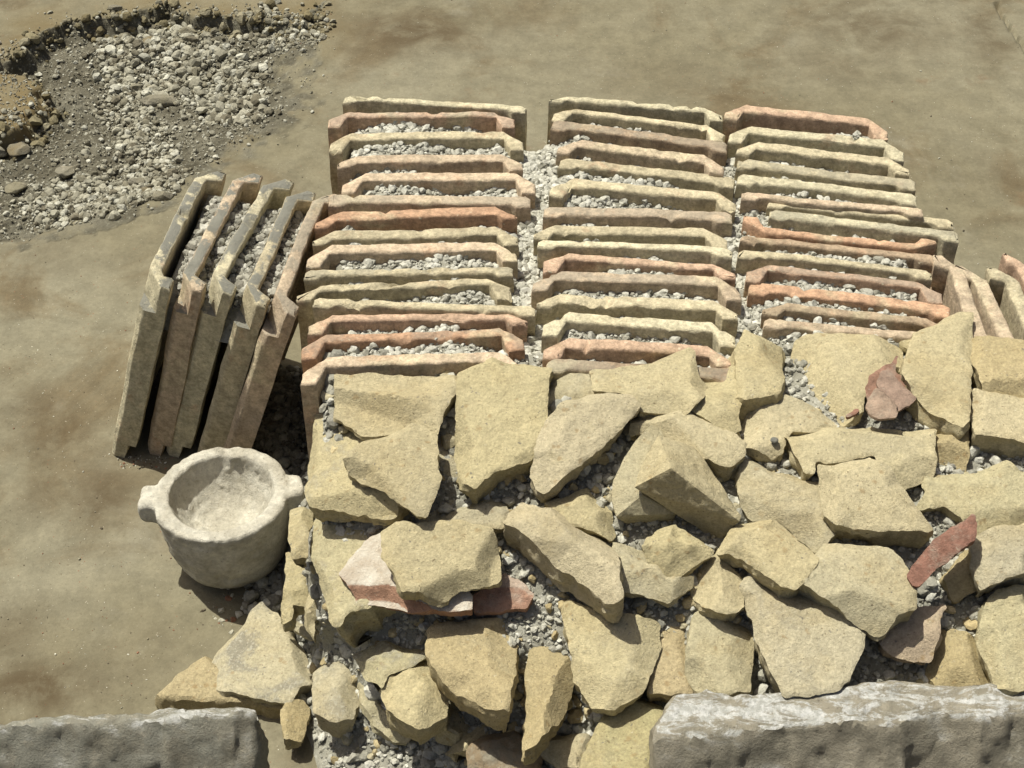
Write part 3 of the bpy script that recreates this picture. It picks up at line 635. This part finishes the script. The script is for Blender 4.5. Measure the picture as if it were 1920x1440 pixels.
TUFF = [
 # region, outline, options, colour, dust, label
 ('a', [(345,305),(420,300),(800,330),(1000,600),(850,1100),(745,1208),(500,1190),(235,1180),(205,1120),(210,900),(280,520)], dict(th=.07, dz=-.02), TY, .5, 'large flat tuff slab at the heap corner, half covered by two smaller slabs'),
 ('a', [(405,252),(700,260),(1090,285),(1240,295),(1255,340),(1240,400),(1130,560),(1095,690),(930,615),(760,655),(600,660),(520,610),(410,545)], dict(th=.055, dz=.022, tilt=(0,2)), TY, .1, 'broken tuff slab with jagged lower edge under the last cream tile'),
 ('a', [(480,880),(560,800),(850,660),(930,617),(1092,695),(1085,950),(1120,1000),(1090,1130),(1020,1262),(950,1255),(740,1080),(510,960)], dict(th=.045, dz=.045, tilt=(0,3)), TY, .15, 'pointed triangular tuff slab lying on the large corner slab'),
 ('a', [(1258,300),(1330,260),(1480,200),(1700,195),(1880,230),(1860,400),(1850,560),(1790,790),(1700,890),(1500,970),(1380,1070),(1300,1020),(1255,870),(1248,600)], dict(th=.09, dz=.02), TY, 0, 'big rounded tuff slab against the row by the leaning tiles'),
 ('a', [(1130,780),(1230,700),(1300,800),(1300,1020),(1140,1050),(1115,900)], dict(th=.05, dz=-.03), TG, .3, 'low tuff fragment tucked beside the big rounded slab'),
 ('b', [(255,130),(510,150),(550,220),(545,380),(400,420),(230,530),(232,380)], dict(th=.07, dz=-.005), TG, .1, 'grey-yellow tuff slab below the gravel channel of the middle row'),
 ('b', [(555,205),(680,140),(880,90),(1190,30),(1250,60),(1282,220),(1335,245),(1300,380),(1200,445),(900,430),(760,345),(640,342),(590,330),(580,260)], dict(th=.08, dz=.028), TY, 0, 'wide pale tuff slab peaking against the middle row of tiles'),
 ('b', [(152,880),(190,700),(232,540),(400,400),(600,350),(800,360),(872,440),(862,472),(600,722),(400,892),(250,1002),(200,965)], dict(th=.085, dz=.035, tilt=(-5,4)), TP, 0, 'long tuff block with a straight shaded side next to the rounded slab'),
 ('b', [(1345,240),(1410,120),(1600,15),(1640,20),(1612,200),(1582,330),(1560,480),(1592,540),(1500,590),(1420,540),(1290,460),(1255,445),(1300,380)], dict(th=.08, dz=.02, dome=.008), TY, 0, 'tuff block with a broken dark corner beside a white pumice lump'),
 ('c', [(-50,300),(-10,150),(100,140),(262,152),(250,300),(236,480),(212,570),(0,605),(-60,560)], dict(th=.10, dz=.025, tilt=(-4,0), splay=-.012), TY, 0, 'upright tuff slab with a grey side face overhanging a dark hollow'),
 ('c', [(362,165),(500,150),(800,165),(1085,168),(1085,360),(1050,400),(870,480),(815,560),(808,660),(700,695),(560,600),(450,470),(362,330),(352,230)], dict(th=.10, dz=.01, dome=.012), TY, 0, 'large tuff block with rounded corner above the hollow'),
 ('c', [(1048,150),(1080,115),(1188,105),(1180,170),(1120,225),(1090,190)], dict(th=.05, dz=.0), TY, 0, 'small tuff chip wedged between two large blocks'),
 ('c', [(1190,130),(1260,60),(1400,20),(1562,25),(1562,180),(1545,500),(1540,740),(1500,775),(1380,690),(1250,600),(1160,520),(1092,440),(1130,300),(1165,200)], dict(th=.10, dz=.03), TY, 0, 'tall yellow tuff block standing over the crosswise tiles'),
 ('c', [(1560,190),(1700,190),(1920,215),(2040,225),(2040,540),(1880,560),(1655,540),(1590,330),(1562,260)], dict(th=.09, dz=.03), TO, 0, 'ochre tuff block in front of the crosswise tiles'),
 ('c', [(1592,560),(1700,552),(1920,572),(2080,585),(2080,960),(1920,905),(1750,862),(1602,850),(1590,700)], dict(th=.085, dz=.02), TY, 0, 'tuff block with straight back edge in front of the ochre block'),
 ('c', [(0,620),(60,590),(215,582),(400,640),(560,720),(690,748),(690,800),(500,830),(305,828),(280,900),(250,950),(200,980),(100,960),(20,930),(-10,800)], dict(th=.07, dz=.0), TP, 0, 'pale tuff slab carrying a dark pebble below the hollow'),
 ('c', [(305,835),(450,795),(700,765),(900,758),(1288,792),(1290,1108),(1230,1140),(1080,1188),(960,1160),(860,1000),(600,1060),(515,1045),(485,1125),(430,1110),(330,960),(292,870)], dict(th=.075, dz=.012), TP, 0, 'broad tuff slab below the curved potsherds'),
 ('c', [(1297,794),(1530,822),(1522,1100),(1440,1158),(1297,1165)], dict(th=.07, dz=.0), TO, 0, 'square brown tuff block joined to the broad slab'),
 ('f', [(525,-130),(640,-132),(870,-185),(1000,-60),(1080,20),(1140,110),(1200,180),(1275,300),(1250,328),(1080,310),(900,330),(750,290),(640,280),(560,200),(545,20)], dict(th=.10, dz=.035, dome=.008), TP, 0, 'large tuff block with a rough overhanging lower side near the red brick'),
 ('f', [(0,-210),(100,-230),(250,-160),(330,-60),(470,-10),(515,60),(535,180),(545,280),(600,340),(540,390),(480,440),(400,370),(280,260),(190,245),(60,215),(0,160),(-45,60),(-30,-100)], dict(th=.10, dz=.0, dome=.008), TG, 0, 'rounded grey-yellow tuff block with a crumbling lower face'),
 ('f', [(-178,468),(-130,380),(-30,265),(60,252),(200,265),(300,345),(380,420),(478,520),(430,600),(380,690),(330,738),(230,690),(100,590),(0,510)], dict(th=.075, dz=.035, tilt=(4,0)), TY, 0, 'tuff slab with a shadowed lower-left edge between rounded blocks'),
 ('f', [(382,700),(430,600),(480,520),(572,402),(700,430),(860,450),(960,480),(1050,560),(1120,640),(1145,720),(1158,868),(1010,905),(980,985),(900,975),(760,905),(640,825),(500,755)], dict(th=.085, dz=.045), TG, 0, 'five-sided flat tuff slab next to the red brick'),
 ('f', [(-30,740),(0,690),(60,680),(170,682),(320,752),(380,772),(560,832),(740,892),(790,970),(800,1020),(788,1130),(740,1250),(700,1360),(620,1425),(400,1470),(262,1470),(180,1290),(100,1080),(30,900)], dict(th=.09, dz=.03), TG, .35, 'largest flat tuff slab above the lime-crusted wall block'),
 ('f', [(1182,150),(1260,80),(1252,20),(1300,-40),(1480,-50),(1700,-110),(1800,-120),(1870,-60),(1990,-40),(1990,285),(1850,272),(1700,330),(1610,372),(1500,240),(1400,170),(1280,180)], dict(th=.08, dz=.0), TG, .15, 'dusty tuff slab with brown inclusions behind the red brick'),
 ('f', [(1592,440),(1600,395),(1750,340),(1920,300),(2020,290),(2020,590),(1920,612),(1800,650),(1640,720),(1580,560)], dict(th=.085, dz=.03), TG, .1, 'tuff block in front of which the red brick leans'),
 ('f', [(1395,660),(1480,560),(1575,470),(1610,560),(1655,705),(1480,800)], dict(th=.07, dz=.0, tilt=(0,14)), TO, 0, 'brown tuff lump in the shade beneath the red brick'),
 ('f', [(1010,925),(1120,902),(1350,872),(1368,900),(1320,960),(1300,1080),(1270,1200),(1180,1180),(1030,1160),(945,1100),(955,1050),(995,1010)], dict(th=.06, dz=.015), (.46,.37,.26), .3, 'small pinkish-beige stone between the flat slab and the brown lump'),
 ('f', [(1030,1172),(1180,1160),(1270,1225),(1270,1340),(1250,1440),(760,1440),(850,1320),(950,1225)], dict(th=.06, dz=-.03), TY, .1, 'low tuff slab meeting the edge of the lime-crusted wall block'),
 ('f', [(1370,1060),(1440,1032),(1540,1052),(1620,1112),(1680,1190),(1672,1300),(1680,1440),(1600,1450),(1400,1430),(1350,1350),(1295,1290),(1335,1170)], dict(th=.08, dz=.01, dome=.012), TO, 0, 'angular brown tuff lump beside the small pinkish-beige stone'),
 ('f', [(1680,830),(1760,765),(1860,745),(2020,760),(2020,1420),(1830,1430),(1745,1395),(1700,1250),(1652,1100),(1642,940)], dict(th=.10, dz=.03), TG, 0, 'tall rounded tuff block beside the brown lump'),
 ('f', [(1165,870),(1200,800),(1300,720),(1385,690),(1388,865),(1280,880)], dict(th=.05, dz=-.05), TO, .3, 'dark tuff fragment in shadow below the end of the red brick'),
 ('f', [(1765,735),(1850,685),(2010,640),(2010,790),(1900,765)], dict(th=.05, dz=-.03), (.25,.24,.20), .8, 'grey stone just above the tall rounded block'),
 ('e', [(105,300),(160,220),(232,137),(300,170),(360,200),(480,222),(560,312),(720,332),(800,380),(858,450),(868,560),(862,620),(890,700),(908,790),(850,828),(780,798),(640,660),(500,560),(340,440),(200,340)], dict(th=.105, dz=.05, tilt=(2,0), splay=.0), TP, 0, 'long pale tuff block with a pitted lower side beside the plastered sherd'),
 ('e', [(380,150),(560,100),(700,30),(820,0),(842,60),(832,180),(848,320),(818,375),(720,325),(560,300),(480,215)], dict(th=.07, dz=.0), TY, 0, 'tuff block half hidden behind the long pale block'),
 ('b', [(862,450),(960,412),(1080,402),(1200,452),(1290,522),(1420,582),(1530,612),(1612,680),(1600,760),(1500,830),(1400,800),(1250,720),(1100,640),(980,560),(862,560)], dict(th=.09, dz=.022, dome=.015), TP, 0, 'tuff slab with sunlit broken edge above the block on edge'),
 ('e', [(1072,440),(1112,382),(1200,322),(1290,292),(1340,372),(1440,422),(1525,470),(1400,540),(1280,610),(1200,632),(1130,540)], dict(th=.08, dz=.02, dome=.02, amp=.012), TY, 0, 'small knobbly tuff lump below the block on edge'),
 ('e', [(872,560),(865,415),(950,440),(1070,462),(1110,550),(1180,640),(1300,652),(1390,622),(1380,680),(1280,760),(1220,790),(1080,750),(900,720),(880,640)], dict(th=.06, dz=.01), TG, .3, 'greyish tuff fragment with a crack under the knobbly lump'),
 ('e', [(1392,600),(1402,560),(1590,507),(1640,560),(1790,680),(1732,705),(1738,830),(1690,875),(1600,890),(1500,820),(1430,750)], dict(th=.08, dz=.015, dome=.01), TY, .2, 'rounded tuff fragment right of the knobbly lump'),
 ('x', [(1057,1140),(1066,1130),(1094,1138),(1140,1150),(1190,1158),(1230,1165),(1234,1200),(1220,1240),(1205,1280),(1180,1302),(1148,1318),(1108,1313),(1082,1262),(1078,1220),(1068,1185)], dict(th=.08, dz=.02), TP, .2, 'cracked pale tuff slab below the long pale block'),
 ('e', [(1172,985),(1300,950),(1418,925),(1418,1000),(1378,1160),(1350,1260),(1380,1450),(1250,1470),(1110,1445),(1140,1250),(1175,1110)], dict(th=.08, dz=-.01), TO, .1, 'narrow brownish tuff slab beside the cracked pale slab'),
 ('e', [(1420,960),(1480,902),(1590,907),(1755,932),(1790,1000),(1800,1250),(1790,1440),(1480,1470),(1392,1350),(1362,1250),(1392,1140)], dict(th=.09, dz=.01), TG, .1, 'squarish grey-yellow tuff slab beside the largest slab'),
 ('d', [(302,270),(352,217),(430,192),(560,202),(740,242),(840,310),(870,500),(860,760),(700,860),(590,880),(500,985),(445,975),(385,720),(312,480)], dict(th=.13, dz=-.005, tilt=(3,4), splay=.015), TG, .6, 'big corner block of tuff below the plastered sherd'),
 ('d', [(158,172),(290,175),(296,270),(276,490),(165,500)], dict(th=.07, dz=.03, z=.40, tilt=(0,6)), TY, .2, 'small tuff slab at the heap corner beside the stone mortar'),
 ('d', [(145,515),(285,570),(285,690),(266,838),(180,830),(168,935),(112,955),(122,800)], dict(th=.06, z=.25, tilt=(0,10), splay=0), TY, .3, 'thin tuff slab in the stacked heap corner, under the small one'),
 ('d', [(300,640),(378,700),(390,890),(332,898),(318,1030),(272,945),(282,700)], dict(th=.06, z=.28, tilt=(0,10), splay=0), TY, .4, 'narrow tuff slab wedged against the big corner block'),
 ('d', [(112,965),(180,948),(330,1000),(450,1012),(470,1060),(300,1050)], dict(th=.035, z=.13), TG, .3, 'bottom slab projecting below the stacked heap corner'),
 ('d', [(782,335),(860,292),(960,272),(1040,292),(1300,272),(1480,302),(1568,322),(1590,400),(1610,480),(1618,640),(1590,680),(1480,715),(1330,735),(1240,790),(1160,810),(1060,770),(935,775),(885,660),(795,520)], dict(th=.06, dz=.055, tilt=(0,3), grow=.001), TY, 0, 'tuff block resting on the plastered sherd'),
 ('d', [(862,288),(1040,268),(1120,200),(1250,112),(1400,96),(1590,86),(1640,140),(1650,270),(1590,320),(1500,305),(1300,275)], dict(th=.06, dz=.0), TG, .3, 'flat tuff slab behind the block on the plastered sherd'),
 ('h', [(365,452),(405,422),(640,397),(870,367),(912,400),(902,600),(878,800),(862,940),(780,930),(690,890),(600,835),(540,805),(440,715),(382,645),(355,600)], dict(th=.10, z=.385, tilt=(0,3)), TO, .1, 'warm ochre tuff block with straight right side below the two sherds'),
 ('h', [(1018,442),(1060,452),(1150,542),(1298,632),(1280,720),(1230,850),(1180,960),(1080,1080),(1045,1135),(972,1135),(988,980),(1002,700)], dict(th=.10, z=.36, tilt=(0,2), dome=.012), TO, 0, 'tapering wedge of tuff beside a strip of white gravel'),
 ('h', [(65,825),(92,702),(200,642),(322,602),(380,680),(448,780),(445,915),(330,1020),(270,1035),(112,930)], dict(th=.10, z=.315, tilt=(0,2), dome=.02, amp=.01), TY, .1, 'blocky rough tuff lump left of the warm ochre block'),
 ('h', [(425,1000),(470,905),(540,855),(610,865),(648,940),(600,1045),(540,1080),(425,1045)], dict(th=.07, z=.21, dome=.01), TG, .2, 'little cube of tuff under the blocky lump'),
 ('x', [(667,1216),(700,1205),(770,1193),(802,1193),(806,1225),(770,1245),(730,1262),(720,1280),(690,1256)], dict(th=.05, z=.31), TG, .8, 'dusty thin tuff slab behind the blocky lump'),
 ('g', [(1345,730),(1382,652),(1500,642),(1618,635),(1655,740),(1600,850),(1570,970),(1480,1015),(1420,1000),(1340,955)], dict(th=.09, z=.16, dome=.012), TG, .7, 'dusty grey-yellow tuff lump beside the cracked triangular slab'),
 ('g', [(1645,765),(1680,735),(1775,795),(1780,880),(1820,960),(1920,1045),(1975,1105),(1920,1130),(1830,1115),(1740,1010),(1665,900)], dict(th=.05, z=.15, tilt=(-6,0)), TG, .6, 'slanting tuff splinter below the blocky lump'),
 ('h', [(475,1190),(600,1072),(700,988),(860,972),(972,942),(962,1060),(940,1110),(800,1130),(640,1190)], dict(th=.06, z=.2), TY, .1, 'low tuff slab sunk in earth below the warm ochre block'),
 ('h', [(1362,1270),(1440,1082),(1572,852),(1622,812),(1850,922),(1832,1080),(1805,1420),(1320,1420)], dict(th=.09, z=.34, tilt=(0,3)), (.40,.36,.205), 0, 'greenish smooth tuff slab leaning on the lime-crusted wall block'),
 ('h', [(1078,1100),(1130,1087),(1400,1122),(1408,1150),(1340,1300),(1200,1290),(1064,1180)], dict(th=.05, z=.245), TG, .3, 'half-buried tuff slab beside the greenish smooth slab'),
 ('g', [(1000,272),(1022,292),(1130,400),(1170,480),(1240,542),(1280,640),(1338,740),(1338,768),(1230,798),(1170,895),(1040,885),(880,848),(750,826),(692,760),(664,660),(722,560),(870,430),(932,330)], dict(th=.05, z=.07, amp=.004), TG, .9, 'cracked triangular tuff slab on the floor beside the stone mortar'),
 ('g', [(335,860),(432,782),(552,642),(642,612),(740,660),(1000,800),(1180,905),(1180,960),(900,905),(600,888),(430,884)], dict(th=.06, z=.05, rad=.006, splay=-.01), (.40,.335,.20), .1, 'tuff slab with a smooth side under the cracked triangular slab'),
 ('g', [(1135,960),(1182,912),(1250,892),(1290,922),(1262,1000),(1250,1125),(1152,1128)], dict(th=.05, z=.07), TO, .2, 'small yellow tuff piece beside the dark end of the rough wall block'),
]
for i, (reg, pts, kw, colr, dust, lab) in enumerate(TUFF):
    ob = make_block(reg, pts, seed=i + 1, **kw)
    j = random.uniform(.96, 1.07); ob.color = (colr[0] * j, colr[1] * j, colr[2] * j * random.uniform(.94, 1.06), max(dust * .8, random.uniform(0, .15)))
    tag(ob, lab, 'stone', 'tuff blocks of the heap')
def make_hull(reg, pts, seed, lab, colr, dust, amp=.006):
    import bmesh
    x0, y0, k = RG[reg]; W = np.array([P(x0 + x / k, y0 + y / k, z) for x, y, z in pts]); org = W.mean(0); org[2] = W[:, 2].min()
    bm = bmesh.new(); vs = [bm.verts.new(w - org) for w in W]; r = bmesh.ops.convex_hull(bm, input=vs)
    bmesh.ops.delete(bm, geom=[g for g in r['geom_interior'] + r['geom_unused'] if isinstance(g, bmesh.types.BMVert)], context='VERTS')
    for _ in range(6):
        le = [e for e in bm.edges if e.calc_length() > .009]
        if not le: break
        bmesh.ops.subdivide_edges(bm, edges=le, cuts=1); bmesh.ops.triangulate(bm, faces=[f for f in bm.faces if len(f.verts) > 3])
    bmesh.ops.recalc_face_normals(bm, faces=bm.faces); bm.normal_update()
    c = np.array([v.co for v in bm.verts]); n = np.array([v.normal for v in bm.verts]); q = c + seed * 5.1
    c = c + n * (amp * fbm(q, 14, 4, 85) + amp * .6 * np.abs(fbm(q, 45, 3, 86)))[:, None]
    for v, x in zip(bm.verts, c): v.co = x
    me = bpy.data.meshes.new('tuff_block'); bm.to_mesh(me); bm.free(); me.materials.append(M['tuff'])
    me.polygons.foreach_set('use_smooth', np.full(len(me.polygons), True)); me.set_sharp_from_angle(angle=R(34)); me.update()
    ob = bpy.data.objects.new('tuff_block', me); COL.objects.link(ob); ob.location = org; ob.color = (*colr, dust)
    tag(ob, lab, 'stone', 'tuff blocks of the heap'); return ob
make_hull('b', [(960,578,.60),(1048,605,.59),(880,660,.60),(780,800,.59),(700,960,.572),(690,1100,.56),(722,1212,.548),(900,1065,.578),(1128,1185,.535),(1100,1262,.48),(860,1308,.455),(1060,800,.50),(720,1190,.49)],
          501, 'pyramid-topped tuff block with a grey shaded end', TG, .1)
make_hull('b', [(1100,880,.660),(1010,640,.645),(1150,724,.635),(1245,722,.615),(1340,830,.605),(1584,1208,.565),(1570,1242,.56),(852,1008,.605),(890,880,.615),(1420,1382,.475),(1500,1340,.48),(1180,1192,.51),(1040,1120,.54),(1300,800,.51),(1000,800,.53)],
          502, 'tuff block turned on edge with a broad shaded lower face', TY, .1)
# lumps of earth and stone in the broken corner
CLOD = [((70,300),.036,'pale earth clod beside the broken floor fragment'),((152,325),.030,'dark earth clod on the white pumice below the broken floor'),((345,68),.030,'grey stone lump at the head of the rubble'),
        ((282,84),.024,'olive earth clod near the top of the rubble'),((222,44),.022,'small brown clod under the broken floor lip'),((240,345),.022,'dark brown clod among white pumice'),
        ((268,350),.022,'wide brown clod among white pumice'),((290,385),.026,'tan clod at the lower rim of the rubble'),((50,372),.030,'flat earth clod near the bare floor'),((8,290),.024,'dark clod below the broken floor fragment'),((300,188),.03,'long earth lump lying across the rubble')]
for i, (c, r, lab) in enumerate(CLOD):
    v, f = ico(4); v = v.copy(); rr = np.random.default_rng(200 + i)
    for _ in range(9):
        d = rr.normal(size=3); d /= np.linalg.norm(d); ex_ = np.maximum(v @ d - rr.uniform(.5, .85), 0); v -= ex_[:, None] * d
    v = v * (1 + .14 * fbm(v + i, 2.5, 4, 9))[:, None] * np.array([1.25 if i != 10 else 2.4, .9, .75])
    o0 = on_floor(np.array([c], float))[0]; o0[2] += r * .35
    ob = mesh_obj('earth_clod', v * r + o0, [tuple(int(k) for k in q) for q in f], M['wall'], origin=o0 - np.array([0, 0, r * .4]))
    ob.color = ((.22, .20, .135) if i % 3 else (.19, .155, .09)) + (0.0,); tag(ob, lab, 'clod', 'clods in the broken floor corner')
# single pumice lump and dark pebble lying on the blocks
for (u, v_, z_, r, colr, nm, lab) in [(1386, 752, .575, .021, (.47,.46,.40), 'pumice_lump', 'round white pumice lump caught between two tuff blocks'), (1452, 825, .594, .0085, (.16,.165,.15), 'pebble', 'dark flat pebble lying on the pale slab below the hollow'),
                                      (840, 1075, .505, .007, (.47,.46,.39), 'pebble', 'lone white pebble on the block that rests on the sherd')]:
    v, f = ico(3); v = v * (1 + .16 * fbm(v + u, 2.2, 4, 9))[:, None] * np.array([1, .9, .75 if nm == 'pumice_lump' else .5]); o0 = P(u, v_, z_)
    ob = mesh_obj(nm, v * r + o0, [tuple(int(k) for k in q) for q in f], M['wall'], origin=o0 - np.array([0, 0, r * .6])); ob.color = (*colr, 0); tag(ob, lab, 'pebble' if nm == 'pebble' else 'pumice')

# ------------------------------------------------------------------ pottery and brick pieces
SH_ = (.33, .195, .13)
def sherd(reg, pts, lab, cat, colr, plaster, name='potsherd', **kw):
    ob = make_block(reg, pts, name=name, mat='sherd', **dict(dict(amp=.0015, rad=.002, splay=.003, side=.005, step=.006, cuts=1, grow=.003), **kw)); ob.color = (*colr, plaster)
    tag(ob, lab, cat); return ob
sherd('d', [(508,650),(560,572),(680,425),(790,365),(900,400),(1300,640),(1420,800),(1418,895),(1200,905),(980,872),(800,838),(620,822),(562,720)], 'pink tile sherd with white plaster top, under a tuff block', 'sherd', SH_, 1.0, dz=.025, th=.038, seed=71)
sherd('d', [(1432,850),(1436,785),(1560,700),(1640,655),(1750,700),(1838,795),(1790,862),(1640,872),(1440,876)], 'smaller pink tile sherd with grey top at the tip of the plastered sherd', 'sherd', (.33,.20,.14), .5, dz=.0, th=.042, seed=72)
sherd('f', [(1132,630),(1162,560),(1300,422),(1450,312),(1560,237),(1588,252),(1590,420),(1480,475),(1350,560),(1200,700),(1162,690)], 'brick-red bar of fired clay lying aslant between tuff blocks', 'brick', (.235,.125,.09), .0, name='red_brick', dz=.065, th=.035, tilt=(3,4), seed=73)
def curved(reg, pts, z, bend, tilt, th, seed, lab, colr):
    ob = make_block(reg, pts, z=z, th=th, tilt=tilt, name='potsherd', mat='sherd', amp=.001, rad=.0015, splay=.001, side=.002, step=.005, seed=seed, cuts=0, grow=.002)
    me = ob.data; c = np.array([v.co for v in me.vertices]); x = c[:, 0] - c[:, 0].mean(); y = c[:, 1] - c[:, 1].mean()
    c[:, 2] -= bend * (x * .8 + y * .5) ** 2; me.vertices.foreach_set('co', c.astype(np.float32).ravel()); me.update()
    ob.color = (*colr, 0); tag(ob, lab, 'sherd', 'curved potsherds on the heap'); return ob
curved('c', [(822,560),(850,462),(1000,362),(1050,305),(1042,425),(1100,480),(1155,540),(1170,600),(1000,640),(860,640)], .612, 2, (0, 16), .010, 74, 'red potsherd standing behind the two smooth ones', (.26,.155,.11))
curved('c', [(900,500),(950,425),(1000,417),(1050,500),(1110,545),(1182,585),(1188,620),(1120,665),(1050,688),(960,650)], .622, 5, (0, 6), .009, 75, 'smooth pinkish-brown potsherd behind the folded one', (.285,.205,.155))
curved('c', [(832,640),(872,560),(912,522),(1050,600),(1035,680),(1035,742),(932,728)], .629, 14, (-6, 2), .009, 76, 'folded pale potsherd in front of the other curved sherds', (.33,.245,.18))
curved('c', [(680,728),(770,682),(782,702),(700,748)], .60, 0, (0, 0), .012, 77, 'small red sliver of pottery in the gravel by the hollow', (.27,.15,.105))

ob = make_block('x', [(880,1408),(905,1372),(950,1362),(985,1388),(1012,1412),(1005,1470),(930,1480),(885,1450)], z=.215, th=.05, amp=.014, rad=.012, side=.016, seed=81, name='earth_lump', mat='wall')
ob.color = (.27, .20, .12, .0); tag(ob, 'rust-orange lichen-covered earth lump at the foot of the heap', 'earth')
# ------------------------------------------------------------------ stone mortar with two lugs
MC = P(415, 921, .24); NA = 220
pr = [(0, 0), (.076, 0), (.096, .004), (.117, .022), (.134, .055), (.146, .10), (.153, .15), (.156, .20), (.158, .230), (.1565, .236), (.152, .2395), (.126, .2395), (.1215, .236), (.1185, .225), (.111, .20), (.098, .173), (.078, .152), (.05, .138), (.02, .132), (0, .131)]
pr = np.array(pr); seg = np.linalg.norm(np.diff(pr, axis=0), axis=1); cu = np.r_[0, np.cumsum(seg)]; tt = np.linspace(0, cu[-1], 90)
pr = np.c_[np.interp(tt, cu, pr[:, 0]), np.interp(tt, cu, pr[:, 1])]; pr[0, 0] = pr[-1, 0] = .0005
mort = bpy.data.objects.new('stone_mortar', None); COL.objects.link(mort); mort.location = (MC[0], MC[1], 0)
tag(mort, 'round whitish stone mortar with two lugs standing on the floor', 'mortar')
th_ = np.linspace(0, 2 * math.pi, NA, endpoint=False); V = []
for r_, z_ in pr: V.append(np.c_[r_ * np.cos(th_), r_ * np.sin(th_) * .95, np.full(NA, z_)])
V = np.vstack(V); rad = np.hypot(V[:, 0], V[:, 1]); ang = np.arctan2(V[:, 1], V[:, 0])
dd = fbm(V, 6, 3, 91) * .006 + fbm(V, 40, 4, 92) * .0045 - np.maximum(0, fbm(V, 24, 3, 98) - .3) * .02
V[:, :2] *= (1 + (dd / np.maximum(rad, .03)))[:, None]
rim = smooth((V[:, 2] - .195) / .03); V[:, 2] += rim * (fbm(V, 9, 4, 93) * .005 + fbm(V, 60, 3, 99) * .0025 - .006 * np.exp(-((ang - 1.62) / .09) ** 2))
inn = (np.arange(len(V)) // NA) > 55; V[:, 2] += inn * fbm(V, 12, 4, 94) * .005 * (1 - rim)
V[:, 2] = np.maximum(V[:, 2], 0)
F = []
for k in range(len(pr) - 1):
    for j in range(NA):
        j2 = (j + 1) % NA; F.append((k * NA + j, k * NA + j2, (k + 1) * NA + j2, (k + 1) * NA + j))
bowl = mesh_obj('bowl', V, F, M['lime'], parent=mort)
for a0, reach in ((math.pi * 1.015, .190), (math.pi * .05, .185)):
    v, f = ico(4); m = np.max(np.abs(v), axis=1)
    v = v / (np.sum(np.abs(v) ** 5, axis=1) ** .2)[:, None]       # squarish lump
    L0, L1 = .118, reach; x = (L0 + L1) / 2 + v[:, 0] * (L1 - L0) / 2; y = v[:, 1] * (.038 + .016 * smooth((.165 - x) / .05)); zz = .208 + v[:, 2] * (.030 + .0 * x)
    inside_bowl = x < .13; zz = np.where(inside_bowl, np.minimum(zz, .224), zz)
    zz = np.where(v[:, 2] < 0, zz - .02 * smooth((.175 - x) / .06), zz)
    q = np.c_[x * math.cos(a0) - y * math.sin(a0), (x * math.sin(a0) + y * math.cos(a0)), zz]
    q = q + np.c_[fbm(q, 18, 4, 95), fbm(q, 18, 4, 96), fbm(q, 18, 4, 97)] * .009
    mesh_obj('lug', q, [tuple(int(k) for k in t_) for t_ in f], M['lime'], parent=mort)

# ------------------------------------------------------------------ the rough walls at the foot of the heap
def wall_block(name, top, z, front, depth, colr, lime, lab, seed, tiltv=(0, 0)):
    """top outline traced on its own plane; the near face slopes down to the floor"""
    ob = make_block('x', top, z=z, th=depth, splay=.0, fslope=front, amp=.010, rad=.010, side=.012, step=.008, seed=seed, name=name, mat='wall', tilt=tiltv, bn=.5, cuts=0)
    me = ob.data; c = np.empty(len(me.vertices) * 3); me.vertices.foreach_get('co', c); c = c.reshape(-1, 3)
    dsp = np.c_[fbm(c, 8, 4, 401), fbm(c, 8, 4, 402), fbm(c, 8, 4, 403) * .4] * .008 + np.c_[fbm(c, 32, 4, 404), fbm(c, 32, 4, 405), fbm(c, 32, 4, 406) * .35] * .009
    me.vertices.foreach_set('co', (c + dsp).ravel()); me.update(); me.set_sharp_from_angle(angle=R(40))
    ob.color = (*colr, lime); tag(ob, lab, 'wall'); return ob
wall_block('wall_block', [(1240,1345),(1272,1304),(1330,1292),(1380,1303),(1480,1296),(1660,1284),(1780,1286),(1920,1276),(2080,1268),(2080,1338),(1900,1340),(1830,1356),(1740,1346),(1690,1366),(1480,1366),(1380,1384),(1300,1390),(1236,1392)],
           .43, .34, .43, (.27,.245,.185), 1.0, 'long grey wall block with a white lime crust on top', 301, (0, 3))
wall_block('wall_block', [(-160,1372),(0,1358),(75,1343),(130,1337),(300,1329),(430,1326),(470,1332),(482,1345),(430,1352),(300,1356),(130,1362),(0,1376),(-160,1390)],
           .25, .20, .25, (.235,.23,.185), .9, 'grey rough wall block with a thin white top edge by the floor', 302, (0, 2))
